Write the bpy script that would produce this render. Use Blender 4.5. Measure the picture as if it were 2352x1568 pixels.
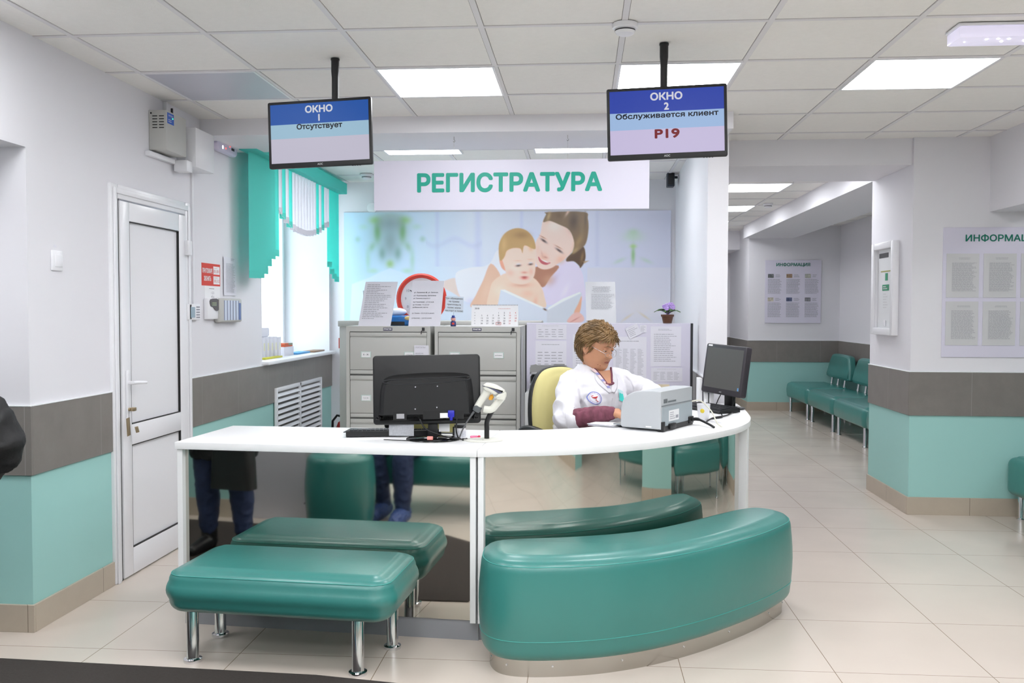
import bpy, bmesh, math, random
from mathutils import Vector, Matrix, Euler
from mathutils.geometry import tessellate_polygon
PI = math.pi
for o in list(bpy.data.objects): bpy.data.objects.remove(o, do_unlink=True)
SC = bpy.context.scene
C = SC.collection

# ------------------------------------------------------------------ camera
CAMZ = 1.42
_f, _yaw, _pitch, _roll = 2060.0, .0773, .035, .0019
cam_d = bpy.data.cameras.new('camera'); cam = bpy.data.objects.new('camera', cam_d); C.objects.link(cam)
cam_d.sensor_width = 36.0; cam_d.lens = _f / 2352 * 36.0; cam_d.clip_start = .05; cam_d.clip_end = 60
_F = Vector((-math.sin(_yaw) * math.cos(_pitch), math.cos(_yaw) * math.cos(_pitch), -math.sin(_pitch)))
_R = Vector((math.cos(_yaw), math.sin(_yaw), 0)); _U = _R.cross(_F)
_r = _R * math.cos(_roll) + _U * math.sin(_roll); _u = _U * math.cos(_roll) - _R * math.sin(_roll)
cam.matrix_world = Matrix(((_r.x, _u.x, -_F.x, 0), (_r.y, _u.y, -_F.y, 0), (_r.z, _u.z, -_F.z, CAMZ), (0, 0, 0, 1)))
SC.camera = cam

# ------------------------------------------------------------------ world, exposure
def lin(c):
    return tuple(((v / 255.0) / 12.92 if v / 255.0 <= .04045 else ((v / 255.0 + .055) / 1.055) ** 2.4) for v in c)
world = bpy.data.worlds.new('world'); SC.world = world; world.use_nodes = True
wn = world.node_tree.nodes; wn['Background'].inputs['Color'].default_value = (.78, .93, 1.0, 1)
wn['Background'].inputs['Strength'].default_value = 6.5
PANEL = 13.5            # radiance of a lit ceiling panel
SC.view_settings.view_transform = 'Standard'; SC.view_settings.look = 'None'
SC.view_settings.gamma = 1; SC.view_settings.use_curve_mapping = False
SC.view_settings.exposure = 0.05

# ------------------------------------------------------------------ materials
MATS = {}
def mat(name, col=(200, 200, 200), rough=.5, metal=0.0, spec=.5, emit=None, estr=0, bump=0, bscale=50, var=0, vscale=8, coat=0, vc=None, stretch=None, sheen=0):
    if name in MATS: return MATS[name]
    m = bpy.data.materials.new(name); m.use_nodes = True; nt = m.node_tree; b = nt.nodes['Principled BSDF']
    c = lin(col) + (1,)
    b.inputs['Base Color'].default_value = c; b.inputs['Roughness'].default_value = rough
    b.inputs['Metallic'].default_value = metal; b.inputs['Specular IOR Level'].default_value = spec
    b.inputs['Coat Weight'].default_value = coat; b.inputs['Coat Roughness'].default_value = .22
    if sheen: b.inputs['Sheen Weight'].default_value = sheen
    if emit:
        b.inputs['Emission Color'].default_value = lin(emit) + (1,); b.inputs['Emission Strength'].default_value = estr
    if bump or var:
        tc = nt.nodes.new('ShaderNodeTexCoord'); mp = nt.nodes.new('ShaderNodeMapping')
        nt.links.new(tc.outputs['Object'], mp.inputs[0])
        if stretch: mp.inputs['Scale'].default_value = stretch
    if bump:
        n = nt.nodes.new('ShaderNodeTexNoise'); n.inputs['Scale'].default_value = bscale; n.inputs['Detail'].default_value = 3
        nt.links.new(mp.outputs[0], n.inputs['Vector'])
        bp = nt.nodes.new('ShaderNodeBump'); bp.inputs['Strength'].default_value = bump; bp.inputs['Distance'].default_value = .01
        nt.links.new(n.outputs['Fac'], bp.inputs['Height']); nt.links.new(bp.outputs[0], b.inputs['Normal'])
    if var:
        n = nt.nodes.new('ShaderNodeTexNoise'); n.inputs['Scale'].default_value = vscale; n.inputs['Detail'].default_value = 6
        nt.links.new(mp.outputs[0], n.inputs['Vector'])
        r = nt.nodes.new('ShaderNodeMapRange'); r.inputs[1].default_value = .3; r.inputs[2].default_value = .7
        r.inputs[3].default_value = 1 - var; r.inputs[4].default_value = 1 + var
        nt.links.new(n.outputs['Fac'], r.inputs[0])
        mx = nt.nodes.new('ShaderNodeVectorMath'); mx.operation = 'SCALE'; mx.inputs[0].default_value = c[:3]
        nt.links.new(r.outputs[0], mx.inputs['Scale']); nt.links.new(mx.outputs[0], b.inputs['Base Color'])
    if vc:
        a = nt.nodes.new('ShaderNodeVertexColor'); a.layer_name = vc
        nt.links.new(a.outputs['Color'], b.inputs['Base Color'])
    MATS[name] = m
    return m

def mnode(nt, op, a, b=None):
    n = nt.nodes.new('ShaderNodeMath'); n.operation = op
    for i, v in enumerate((a, b)):
        if v is None: continue
        if isinstance(v, (int, float)): n.inputs[i].default_value = v
        else: nt.links.new(v, n.inputs[i])
    return n.outputs[0]

def grid_mat(name, base, line, ox, oy, cell, half, rough, var=.0, vscale=3, soft=0, off2=None, bump=.0, spec=.5, linex=1.0, rvar=0):
    """square tiles with joints, laid out in metres from (ox, oy)"""
    m = bpy.data.materials.new(name); m.use_nodes = True; nt = m.node_tree; b = nt.nodes['Principled BSDF']
    tc = nt.nodes.new('ShaderNodeTexCoord'); sp = nt.nodes.new('ShaderNodeSeparateXYZ'); nt.links.new(tc.outputs['Object'], sp.inputs[0])
    def dist(axis, o):
        t = mnode(nt, 'DIVIDE', mnode(nt, 'SUBTRACT', sp.outputs[axis], o), cell)
        return mnode(nt, 'MULTIPLY', mnode(nt, 'ABSOLUTE', mnode(nt, 'SUBTRACT', t, mnode(nt, 'ROUND', t))), cell)
    dx, dy = dist(0, ox), dist(1, oy)
    lx = mnode(nt, 'LESS_THAN', dx, half); ly = mnode(nt, 'MULTIPLY', mnode(nt, 'LESS_THAN', dy, half), linex)
    if off2 is not None:
        lx = mnode(nt, 'MULTIPLY', lx, mnode(nt, 'GREATER_THAN', dx, off2)); ly = mnode(nt, 'MULTIPLY', ly, mnode(nt, 'GREATER_THAN', dy, off2))
    l = mnode(nt, 'MAXIMUM', lx, ly)
    n = nt.nodes.new('ShaderNodeTexNoise'); n.inputs['Scale'].default_value = vscale; n.inputs['Detail'].default_value = 8
    nt.links.new(tc.outputs['Object'], n.inputs['Vector'])
    r = nt.nodes.new('ShaderNodeMapRange'); r.inputs[1].default_value = .3; r.inputs[2].default_value = .7
    r.inputs[3].default_value = 1 - var; r.inputs[4].default_value = 1 + var; nt.links.new(n.outputs['Fac'], r.inputs[0])
    vm = nt.nodes.new('ShaderNodeVectorMath'); vm.operation = 'SCALE'; vm.inputs[0].default_value = lin(base); nt.links.new(r.outputs[0], vm.inputs['Scale'])
    mx = nt.nodes.new('ShaderNodeMix'); mx.data_type = 'RGBA'; nt.links.new(l, mx.inputs[0]); nt.links.new(vm.outputs[0], mx.inputs[6])
    mx.inputs[7].default_value = lin(line) + (1,)
    nt.links.new(mx.outputs[2], b.inputs['Base Color'])
    b.inputs['Roughness'].default_value = rough; b.inputs['Specular IOR Level'].default_value = spec
    if rvar:
        r2 = nt.nodes.new('ShaderNodeMapRange'); r2.inputs[1].default_value = .3; r2.inputs[2].default_value = .7
        r2.inputs[3].default_value = rough - rvar; r2.inputs[4].default_value = rough + rvar
        nt.links.new(n.outputs['Fac'], r2.inputs[0]); nt.links.new(r2.outputs[0], b.inputs['Roughness'])
    if bump:
        n2 = nt.nodes.new('ShaderNodeTexNoise'); n2.inputs['Scale'].default_value = 260; nt.links.new(tc.outputs['Object'], n2.inputs['Vector'])
        bp = nt.nodes.new('ShaderNodeBump'); bp.inputs['Strength'].default_value = bump; bp.inputs['Distance'].default_value = .003
        nt.links.new(n2.outputs['Fac'], bp.inputs['Height']); nt.links.new(bp.outputs[0], b.inputs['Normal'])
    MATS[name] = m
    return m

# ------------------------------------------------------------------ mesh helpers
def V(*a): return Vector(a)
def nbm(): return bmesh.new()
def merge(bm, tmp, M=None):
    if M is not None: bmesh.ops.transform(tmp, matrix=M, verts=tmp.verts)
    me = bpy.data.meshes.new('t'); tmp.to_mesh(me); tmp.free(); bm.from_mesh(me); bpy.data.meshes.remove(me)
def face(bm, pts, mi=0):
    f = bm.faces.new([bm.verts.new(p) for p in pts]); f.material_index = mi; return f
def box(bm, x0, x1, y0, y1, z0, z1, mi=0, r=0, seg=2, M=None):
    t = bmesh.new()
    vs = [t.verts.new((x, y, z)) for x in (x0, x1) for y in (y0, y1) for z in (z0, z1)]
    for q in ((0, 1, 3, 2), (4, 6, 7, 5), (0, 4, 5, 1), (2, 3, 7, 6), (0, 2, 6, 4), (1, 5, 7, 3)):
        t.faces.new([vs[i] for i in q])
    bmesh.ops.recalc_face_normals(t, faces=t.faces)
    if r:
        r = min(r, .49 * min(abs(x1 - x0), abs(y1 - y0), abs(z1 - z0)))
        bmesh.ops.bevel(t, geom=t.edges[:], offset=r, segments=seg, profile=.5, affect='EDGES')
    for f in t.faces: f.material_index = mi
    merge(bm, t, M); return bm
def rings(bm, rs, mi=0, cap0=True, cap1=True, closed=True):
    prev = None; first = None
    for r in rs:
        cur = [bm.verts.new(p) for p in r]
        if prev:
            n = len(cur)
            for i in range(n if closed else n - 1):
                j = (i + 1) % n
                try:
                    f = bm.faces.new((prev[i], prev[j], cur[j], cur[i])); f.material_index = mi
                except ValueError: pass
        else: first = cur
        prev = cur
    if cap0: f = bm.faces.new(first[::-1]); f.material_index = mi
    if cap1: f = bm.faces.new(prev); f.material_index = mi
    return first, prev
def frame_of(d):
    d = d.normalized(); a = Vector((0, 0, 1)) if abs(d.z) < .9 else Vector((1, 0, 0))
    u = d.cross(a).normalized(); v = d.cross(u).normalized(); return u, v
def tube(bm, pts, r, n=10, mi=0, flat=None, caps=True):
    pts = [Vector(p) for p in pts]; N = len(pts)
    rs = r if isinstance(r, (list, tuple)) else [r] * N
    d0 = (pts[1] - pts[0]).normalized(); u, v = frame_of(d0); out = []
    for i, p in enumerate(pts):
        d = (pts[min(i + 1, N - 1)] - pts[max(i - 1, 0)]).normalized()
        u = (u - d * u.dot(d)).normalized(); v = d.cross(u)
        fl = flat or 1
        out.append([p + u * math.cos(2 * PI * k / n) * rs[i] + v * math.sin(2 * PI * k / n) * rs[i] * fl for k in range(n)])
    rings(bm, out, mi, caps, caps); return bm
def cyl(bm, p0, p1, r0, r1=None, n=20, mi=0): return tube(bm, [p0, p1], [r0, r0 if r1 is None else r1], n, mi)
def lathe(bm, prof, n=32, c=(0, 0, 0), mi=0, cap0=True, cap1=True, sx=1, sy=1):
    rings(bm, [[(c[0] + r * math.cos(2 * PI * k / n) * sx, c[1] + r * math.sin(2 * PI * k / n) * sy, c[2] + z) for k in range(n)] for r, z in prof], mi, cap0, cap1); return bm
def ball(bm, c, r, seg=16, mi=0, M=None):
    if not isinstance(r, (tuple, list)): r = (r, r, r)
    t = bmesh.new(); bmesh.ops.create_uvsphere(t, u_segments=seg, v_segments=max(6, seg // 2 + 2), radius=1)
    bmesh.ops.scale(t, vec=r, verts=t.verts)
    for f in t.faces: f.material_index = mi
    T = Matrix.Translation(c)
    merge(bm, t, T @ M if M is not None else T); return bm
def prism(bm, poly, z0, z1, mi=0, r=0, seg=2, M=None):
    t = bmesh.new()
    a = [t.verts.new((x, y, z0)) for x, y in poly]; b = [t.verts.new((x, y, z1)) for x, y in poly]; n = len(poly)
    t.faces.new(a[::-1]); t.faces.new(b)
    for i in range(n): t.faces.new((a[i], a[(i + 1) % n], b[(i + 1) % n], b[i]))
    bmesh.ops.recalc_face_normals(t, faces=t.faces)
    if r:
        es = [e for e in t.edges if abs(e.verts[0].co.z - e.verts[1].co.z) < 1e-6]
        bmesh.ops.bevel(t, geom=es, offset=r, segments=seg, profile=.5, affect='EDGES')
    for f in t.faces: f.material_index = mi
    merge(bm, t, M); return bm
def catmull(p, k=8, closed=False):
    out = []; n = len(p); P = [Vector(q) for q in p]
    rng = n if closed else n - 1
    for i in range(rng):
        if closed: a, b, c, d = P[(i - 1) % n], P[i], P[(i + 1) % n], P[(i + 2) % n]
        else: a, b, c, d = P[max(i - 1, 0)], P[i], P[i + 1], P[min(i + 2, n - 1)]
        for j in range(k):
            t = j / k
            out.append(.5 * ((2 * b) + (c - a) * t + (2 * a - 5 * b + 4 * c - d) * t * t + (3 * b - a - 3 * c + d) * t ** 3))
    if not closed: out.append(P[-1])
    return out
def rrect(w, h, r, n=6, cx=0, cy=0):
    out = []
    for sx, sy, a0 in ((1, 1, 0), (-1, 1, 90), (-1, -1, 180), (1, -1, 270)):
        for k in range(n + 1):
            a = math.radians(a0 + 90 * k / n)
            out.append((cx + sx * (w / 2 - r) + r * math.cos(a), cy + sy * (h / 2 - r) + r * math.sin(a)))
    return out
def inset(poly, d):
    n = len(poly); out = []
    area = sum(poly[i][0] * poly[(i + 1) % n][1] - poly[(i + 1) % n][0] * poly[i][1] for i in range(n)); s = 1 if area > 0 else -1
    for i in range(n):
        a, b, c = Vector(poly[i - 1][:2]), Vector(poly[i][:2]), Vector(poly[(i + 1) % n][:2])
        e1 = (b - a).normalized(); e2 = (c - b).normalized(); t = e1 + e2
        t = t.normalized() if t.length > 1e-6 else e1
        nn = Vector((-t.y, t.x)) * s; k = max(.5, nn.dot(Vector((-e1.y, e1.x)) * s))
        out.append(tuple(b + nn * d / k))
    return out
def soft(bm, outline, z0, z1, rt, rb, mi=0, puff=0, bulge=0, nseg=6, cap=.03):
    """upholstered block: rounded top and bottom edges over a 2-D outline"""
    prof = []
    for k in range(nseg + 1):
        a = PI / 2 * k / nseg; prof.append((rb - rb * math.sin(a), z0 + rb - rb * math.cos(a)))
    for k in range(1, 6):
        t = k / 6; prof.append((-bulge * math.sin(PI * t), z0 + rb + (z1 - rt - z0 - rb) * t))
    for k in range(nseg + 1):
        a = PI / 2 * k / nseg; prof.append((rt - rt * math.cos(a), z1 - rt + rt * math.sin(a)))
    prof.append((rt + cap * .33, z1 + puff * .5)); prof.append((rt + cap * .67, z1 + puff * .85)); prof.append((rt + cap, z1 + puff))
    rings(bm, [[(x, y, z) for x, y in inset(outline, d)] for d, z in prof], mi); return bm

def obj(name, bm, m, parent=None, smooth=35, normals=True):
    if normals: bmesh.ops.recalc_face_normals(bm, faces=bm.faces)
    me = bpy.data.meshes.new(name); bm.to_mesh(me); bm.free()
    for x in (m if isinstance(m, (list, tuple)) else [m]): me.materials.append(x)
    if smooth:
        me.polygons.foreach_set('use_smooth', [True] * len(me.polygons))
        if smooth < 180: me.set_sharp_from_angle(angle=math.radians(smooth))
    o = bpy.data.objects.new(name, me); C.objects.link(o)
    if parent is not None: o.parent = parent
    return o
def tag(o, label, cat, group=None, kind=None):
    if label: o['label'] = label
    if cat: o['category'] = cat
    if group: o['group'] = group
    if kind: o['kind'] = kind
    return o
def thing(name, label, cat, loc=(0, 0, 0), rz=0, group=None):
    o = bpy.data.objects.new(name, None); C.objects.link(o); o.empty_display_size = .1
    o.location = loc; o.rotation_euler = (0, 0, rz) if not isinstance(rz, tuple) else rz
    return tag(o, label, cat, group)
def struct(name, bm, m, parent=None, smooth=30):
    o = obj(name, bm, m, parent, smooth)
    if parent is None: o['kind'] = 'structure'
    return o
def dup(o, parent=None, loc=None, rz=None, label=None, group=None):
    c = o.copy(); C.objects.link(c); c.parent = parent
    if loc is not None: c.location = loc
    if rz is not None: c.rotation_euler = (0, 0, rz)
    if label: c['label'] = label
    if group: c['group'] = group
    for ch in list(o.children): dup(ch, c)
    return c
def plab(o, label): o['label'] = label; return o

def split_loops(P, depth=0):
    """cut a self-crossing outline into simple loops"""
    n = len(P)
    for i in range(n):
        a, b = P[i], P[(i + 1) % n]
        for j in range(i + 2, n):
            if (j + 1) % n == i: continue
            c, d = P[j], P[(j + 1) % n]
            r, s = b - a, d - c; k = r.x * s.y - r.y * s.x
            if abs(k) < 1e-12: continue
            t = ((c.x - a.x) * s.y - (c.y - a.y) * s.x) / k; u = ((c.x - a.x) * r.y - (c.y - a.y) * r.x) / k
            if 1e-6 < t < 1 - 1e-6 and 1e-6 < u < 1 - 1e-6 and depth < 8:
                X = a + r * t
                return split_loops([X] + P[i + 1:j + 1], depth + 1) + split_loops([X] + P[j + 1:] + P[:i + 1], depth + 1)
    return [P] if n > 2 else []
def text_bm(bm, s, size, M, depth=0, align='CENTER', mi=0, bold=0, width=None, space=1.0):
    """lettering as flat mesh, in the XY plane of M"""
    cu = bpy.data.curves.new('t', 'FONT'); cu.body = s; cu.size = size; cu.align_x = align; cu.align_y = 'CENTER'; cu.space_character = space
    o = bpy.data.objects.new('t', cu); C.objects.link(o)
    dg = bpy.context.evaluated_depsgraph_get(); c2 = o.to_curve(dg); polys = []
    for sp in c2.splines:
        bp_ = sp.bezier_points
        if len(bp_) < 2: continue
        P = []; n = len(bp_)
        for i in range(n):
            p, q = bp_[i], bp_[(i + 1) % n]; straight = (p.handle_right - p.co).cross(q.co - p.co).length < 1e-7 * size and (q.handle_left - q.co).cross(q.co - p.co).length < 1e-7 * size
            for j in range(1 if straight else 4):
                t_ = j / (1 if straight else 4); u_ = 1 - t_
                P.append(p.co * u_ ** 3 + p.handle_right * 3 * u_ * u_ * t_ + q.handle_left * 3 * u_ * t_ * t_ + q.co * t_ ** 3)
        P = [v for i, v in enumerate(P) if (v - P[i - 1]).length > 1e-6]
        if len(P) < 3: continue
        for Q in split_loops(P): polys.append((sum(Q[i - 1].x * Q[i].y - Q[i].x * Q[i - 1].y for i in range(len(Q))) / 2, Q))
    o.to_curve_clear(); bpy.data.objects.remove(o); bpy.data.curves.remove(cu)
    t = bmesh.new()
    if polys:
        def inside(pt, P):
            c_ = False
            for i in range(len(P)):
                a_, b_ = P[i - 1], P[i]
                if (a_.y > pt.y) != (b_.y > pt.y) and pt.x < (b_.x - a_.x) * (pt.y - a_.y) / (b_.y - a_.y) + a_.x: c_ = not c_
            return c_
        isin = lambda h, P: all(inside(q, P) for q in h[::2])
        holes = [q for q in polys if any(p[0] * q[0] < 0 and abs(p[0]) > abs(q[0]) and isin(q[1], p[1]) for p in polys)]
        outs = [q for q in polys if not any(q is h for h in holes)]
        for gi, (A, P) in enumerate(outs):
            hs = [h for _, h in holes if all(inside(q, P) for q in h[::2])]
            loops = [P] + hs; flat = [v for l in loops for v in l]; dz = .00003 * (gi % 3)
            vs = [t.verts.new((v.x, v.y, dz)) for v in flat]
            for tri in tessellate_polygon(loops):
                try: t.faces.new([vs[k] for k in tri])
                except ValueError: pass
    if width and t.verts:
        xs = [v.co.x for v in t.verts]; w = max(xs) - min(xs)
        bmesh.ops.scale(t, vec=(width / w, 1, 1), verts=t.verts)
    for f in t.faces: f.material_index = mi
    n_ = 8 if bold >= .02 else (3 if bold else 0)      # heavier strokes: the outline repeated round a small circle
    for k in range(n_):
        a = 2 * PI * k / n_ + .3; q = t.copy()
        merge(bm, q, M @ Matrix.Translation((math.cos(a) * bold * size, math.sin(a) * bold * size, .00004 * (k + 1))))
    merge(bm, t, M); return bm
def face_mat(o, x, n):
    """matrix whose XY plane is at o, X axis x, facing n"""
    x = Vector(x).normalized(); n = Vector(n).normalized(); y = n.cross(x)
    return Matrix(((x.x, y.x, n.x, o[0]), (x.y, y.y, n.y, o[1]), (x.z, y.z, n.z, o[2]), (0, 0, 0, 1)))
def fine_print(bm, w, h, M, rows, seed=0, mi=0, indent=0, lh=.35, lo=.55, dy=.0, align='L'):
    """lines of small print as thin raised strips broken into words, filling w x h centred in M"""
    rnd = random.Random(seed)
    for i in range(rows):
        y = h / 2 - (i + .5) * h / rows; t = h / rows * lh * .42
        L = w * rnd.uniform(lo, 1.0); x = -w / 2 + indent if align == 'L' else -L / 2; x1 = x + L
        while x < x1 - .001:
            ww = min(rnd.uniform(.04, .16) * w, x1 - x)
            face(bm, [M @ Vector(p) for p in ((x, y - t, 0), (x + ww, y - t, 0), (x + ww, y + t, 0), (x, y + t, 0))], mi)
            x += ww + w * .018
    return bm
# ------------------------------------------------------------------ materials of the room
CEIL = 2.61
def wall_mat(name, upper, lower, split):
    m = bpy.data.materials.new(name); m.use_nodes = True; nt = m.node_tree; b = nt.nodes['Principled BSDF']
    tc = nt.nodes.new('ShaderNodeTexCoord'); sp = nt.nodes.new('ShaderNodeSeparateXYZ'); nt.links.new(tc.outputs['Object'], sp.inputs[0])
    g = mnode(nt, 'GREATER_THAN', sp.outputs[2], split)
    mx = nt.nodes.new('ShaderNodeMix'); mx.data_type = 'RGBA'; nt.links.new(g, mx.inputs[0])
    mx.inputs[6].default_value = lin(lower) + (1,); mx.inputs[7].default_value = lin(upper) + (1,)
    nt.links.new(mx.outputs[2], b.inputs['Base Color']); b.inputs['Roughness'].default_value = .55
    b.inputs['Specular IOR Level'].default_value = .3
    n = nt.nodes.new('ShaderNodeTexNoise'); n.inputs['Scale'].default_value = 90; nt.links.new(tc.outputs['Object'], n.inputs['Vector'])
    bp = nt.nodes.new('ShaderNodeBump'); bp.inputs['Strength'].default_value = .06; bp.inputs['Distance'].default_value = .002
    nt.links.new(n.outputs['Fac'], bp.inputs['Height']); nt.links.new(bp.outputs[0], b.inputs['Normal'])
    MATS[name] = m; return m
M_wall = wall_mat('wall_paint', (228, 227, 232), (160, 208, 203), .85)
M_white = wall_mat('white_paint', (228, 227, 232), (228, 227, 232), -1)
M_floor = grid_mat('floor_tile', (210, 198, 187), (142, 124, 106), -2.0005, 3.5663, .6, .0016, .22, var=.025, vscale=2.2, spec=.45, rvar=.03)
M_ceil = grid_mat('ceiling_tile', (243, 241, 238), (150, 147, 143), -2.2278, 3.8052, .6, .0148, .9, var=.012, vscale=40, off2=.0122, bump=.5, spec=.1)
M_tbar = mat('ceiling_bar_paint', (228, 226, 228), .45)
def stone(name, base, joint, w, ox, rough=.42, var=.10):
    m = bpy.data.materials.new(name); m.use_nodes = True; nt = m.node_tree; b = nt.nodes['Principled BSDF']
    tc = nt.nodes.new('ShaderNodeTexCoord')
    n = nt.nodes.new('ShaderNodeTexNoise'); n.inputs['Scale'].default_value = 7; n.inputs['Detail'].default_value = 9; n.inputs['Roughness'].default_value = .7
    nt.links.new(tc.outputs['Object'], n.inputs['Vector'])
    r = nt.nodes.new('ShaderNodeMapRange'); r.inputs[1].default_value = .25; r.inputs[2].default_value = .75
    r.inputs[3].default_value = 1 - var; r.inputs[4].default_value = 1 + var; nt.links.new(n.outputs['Fac'], r.inputs[0])
    vm = nt.nodes.new('ShaderNodeVectorMath'); vm.operation = 'SCALE'; vm.inputs[0].default_value = lin(base); nt.links.new(r.outputs[0], vm.inputs['Scale'])
    sp = nt.nodes.new('ShaderNodeSeparateXYZ'); nt.links.new(tc.outputs['Object'], sp.inputs[0])
    t = mnode(nt, 'DIVIDE', mnode(nt, 'SUBTRACT', mnode(nt, 'ADD', sp.outputs[0], sp.outputs[1]), ox), w)
    d = mnode(nt, 'MULTIPLY', mnode(nt, 'ABSOLUTE', mnode(nt, 'SUBTRACT', t, mnode(nt, 'ROUND', t))), w)
    l = mnode(nt, 'LESS_THAN', d, .0016)
    mx = nt.nodes.new('ShaderNodeMix'); mx.data_type = 'RGBA'; nt.links.new(l, mx.inputs[0]); nt.links.new(vm.outputs[0], mx.inputs[6]); mx.inputs[7].default_value = lin(joint) + (1,)
    nt.links.new(mx.outputs[2], b.inputs['Base Color']); b.inputs['Roughness'].default_value = rough
    MATS[name] = m; return m
M_band = stone('grey_stone_tile', (126, 121, 117), (150, 146, 142), .6, 4.30 - 2.4)
M_base = stone('beige_skirting_tile', (184, 172, 156), (120, 108, 94), .6, 4.30 - 2.4, .35, .05)
M_edge = mat('tile_edge_trim', (235, 238, 240), .3)
M_upvc = mat('white_upvc', (236, 236, 240), .28)
M_gasket = mat('black_gasket', (25, 24, 24), .6)
M_chrome = mat('chrome', (225, 225, 228), .08, 1)
M_steel = mat('brushed_steel', (190, 186, 180), .22, 1)
M_black = mat('black_plastic', (17, 17, 19), .42)
M_dark = mat('dark_plastic', (42, 43, 47), .45)
M_paper = mat('white_paper', (238, 238, 240), .7)
M_ink = mat('grey_print', (160, 160, 168), .8)
M_inkd = mat('dark_print', (84, 84, 92), .8)
M_green = mat('green_lettering', (0, 158, 136), .45)
M_greend = mat('deep_green_lettering', (0, 112, 92), .5)
M_lam = mat('white_laminate', (240, 240, 241), .38, bump=.02, bscale=300)
M_teal = mat('teal_leatherette', (52, 126, 120), .38, coat=.45, bump=.10, bscale=14, var=.03, vscale=3)
M_thread = mat('teal_piping', (62, 158, 150), .5)
M_mirror = mat('polished_steel_sheet', (202, 199, 192), .035, 1, bump=.012, bscale=2.2)
M_grey = mat('grey_plinth', (150, 151, 156), .45)
M_cabg = mat('grey_enamel', (190, 190, 186), .4)
M_cabs = mat('light_grey_enamel', (192, 193, 194), .4)
M_lilac = mat('pale_lilac_board', (217, 214, 230), .35)
M_emit = mat('lit_panel', (255, 255, 255), .5, emit=(250, 252, 255), estr=PANEL)
M_off = mat('unlit_panel', (196, 196, 208), .35)

# ------------------------------------------------------------------ room shell
def wbox(name, *bs, m=None, smooth=0):
    bm = nbm()
    for b in bs: box(bm, *b)
    return struct(name, bm, m or M_wall, smooth=smooth)
_tn = [0]
def trim(*bs, m=None, name=None):
    _tn[0] += 1
    bm = nbm()
    for b in bs: box(bm, *b, r=.0012, seg=1)
    return struct(name or 'trim_%d' % _tn[0], bm, m or M_band, smooth=0)
BZ0, BZ1, SK = .693, .995, .122
def band_x(x, s, y0, y1, side):     # on a wall plane x = const, s = +1 if the face looks to +x
    a, b = sorted((x, x + s * .011)); trim((a, b, y0, y1, BZ0, BZ1))
    a2, b2 = sorted((x, x + s * .013)); trim((a2, b2, y0, y1, BZ1, BZ1 + .006), m=M_edge)
    a, b = sorted((x, x + s * .012)); trim((a, b, y0, y1, 0, SK), m=M_base, name='baseboard_' + side)
_=0
def band_y(y, s, x0, x1, side):
    a, b = sorted((y, y + s * .011)); trim((x0, x1, a, b, BZ0, BZ1))
    a2, b2 = sorted((y, y + s * .013)); trim((x0, x1, a2, b2, BZ1, BZ1 + .006), m=M_edge)
    a, b = sorted((y, y + s * .012)); trim((x0, x1, a, b, 0, SK), m=M_base, name='baseboard_' + side)

bm = nbm(); box(bm, -4.4, 5.4, -4.0, 15.0, -.08, 0); struct('floor', bm, M_floor, smooth=0)
bm = nbm()
box(bm, -4.4, 5.4, -4.0, 5.8, CEIL + .004, CEIL + .1); box(bm, .86, 5.4, 5.8, 15.0, CEIL + .004, CEIL + .1); box(bm, -3.2, .86, 5.8, 9.0, 2.634, 2.76)
ceiling = struct('ceiling', bm, M_ceil, smooth=0)
bm = nbm()      # exposed T-bars of the ceiling grid
for k in range(-4, 14):
    x = -2.2278 + .6 * k
    if -4.3 < x < 5.3:
        box(bm, x - .012, x + .012, -4.0, 5.515, CEIL, CEIL + .006)
        if x > 1.0: box(bm, x - .012, x + .012, 5.515, 14.6, CEIL, CEIL + .006)
    if -2.3 < x < .8: box(bm, x - .012, x + .012, 6.1, 8.45, 2.630, 2.636)
for k in range(-13, 19):
    y = 3.8052 + .6 * k
    box(bm, -4.3, 5.3, y - .012, y + .012, CEIL + .0005, CEIL + .006) if y < 5.5 else box(bm, .95, 5.3, y - .012, y + .012, CEIL + .0005, CEIL + .006)
    if 6.2 < y < 8.4: box(bm, -2.4, .86, y - .012, y + .012, 2.6305, 2.636)
o = struct('ceiling_grid', bm, M_tbar, smooth=0); o.name = 'trim_90'

# left wall: passage, door, window
wbox('wall_left',
     (-2.9, -2.4, -4.0, 3.73, 2.121, CEIL + .05), (-2.9, -2.4, 3.73, 4.44, 0, CEIL + .05), (-2.9, -2.4, 4.44, 5.30, 2.035, CEIL + .05),
     (-2.9, -2.4, 5.30, 6.59, 0, 2.7), (-2.9, -2.4, 6.59, 8.40, 0, 1.0), (-2.9, -2.4, 6.59, 8.40, 2.52, 2.7), (-2.9, -2.4, 8.40, 8.6, 0, 2.7))
wbox('wall_passage_far', (-4.4, -2.9, 3.73, 3.9, 0, CEIL + .05))
wbox('wall_passage_left', (-4.4, -4.3, -4.0, 3.73, 0, CEIL + .05))
wbox('wall_lobby_back', (-4.4, 5.4, -4.1, -4.0, 0, CEIL + .05))
wbox('wall_passage_near', (-4.4, -2.66, 1.55, 1.95, 0, CEIL + .05), (-2.9, -2.4, -4.0, -.6, 0, 2.121))
wbox('wall_lobby_right', (5.3, 5.4, -4.0, 6.42, 0, CEIL + .05))
wbox('wall_registry_back', (-2.9, .9, 8.45, 8.6, 0, 2.7), m=M_white)
bm = nbm()
prism(bm, [(.795, 5.80), (.925, 5.80), (.99, 14.6), (.90, 14.6), (.865, 8.45)], 0, 2.7)
struct('wall_registry_right', bm, M_white, smooth=0)
wbox('wall_corridor_end', (.9, 2.4, 14.55, 14.7, 0, 2.7))
wbox('wall_corridor_far', (2.36, 3.75, 12.95, 14.7, 0, 2.7))
wbox('wall_corridor_right', (3.62, 3.75, 7.3, 12.95, 0, 2.7))
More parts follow.
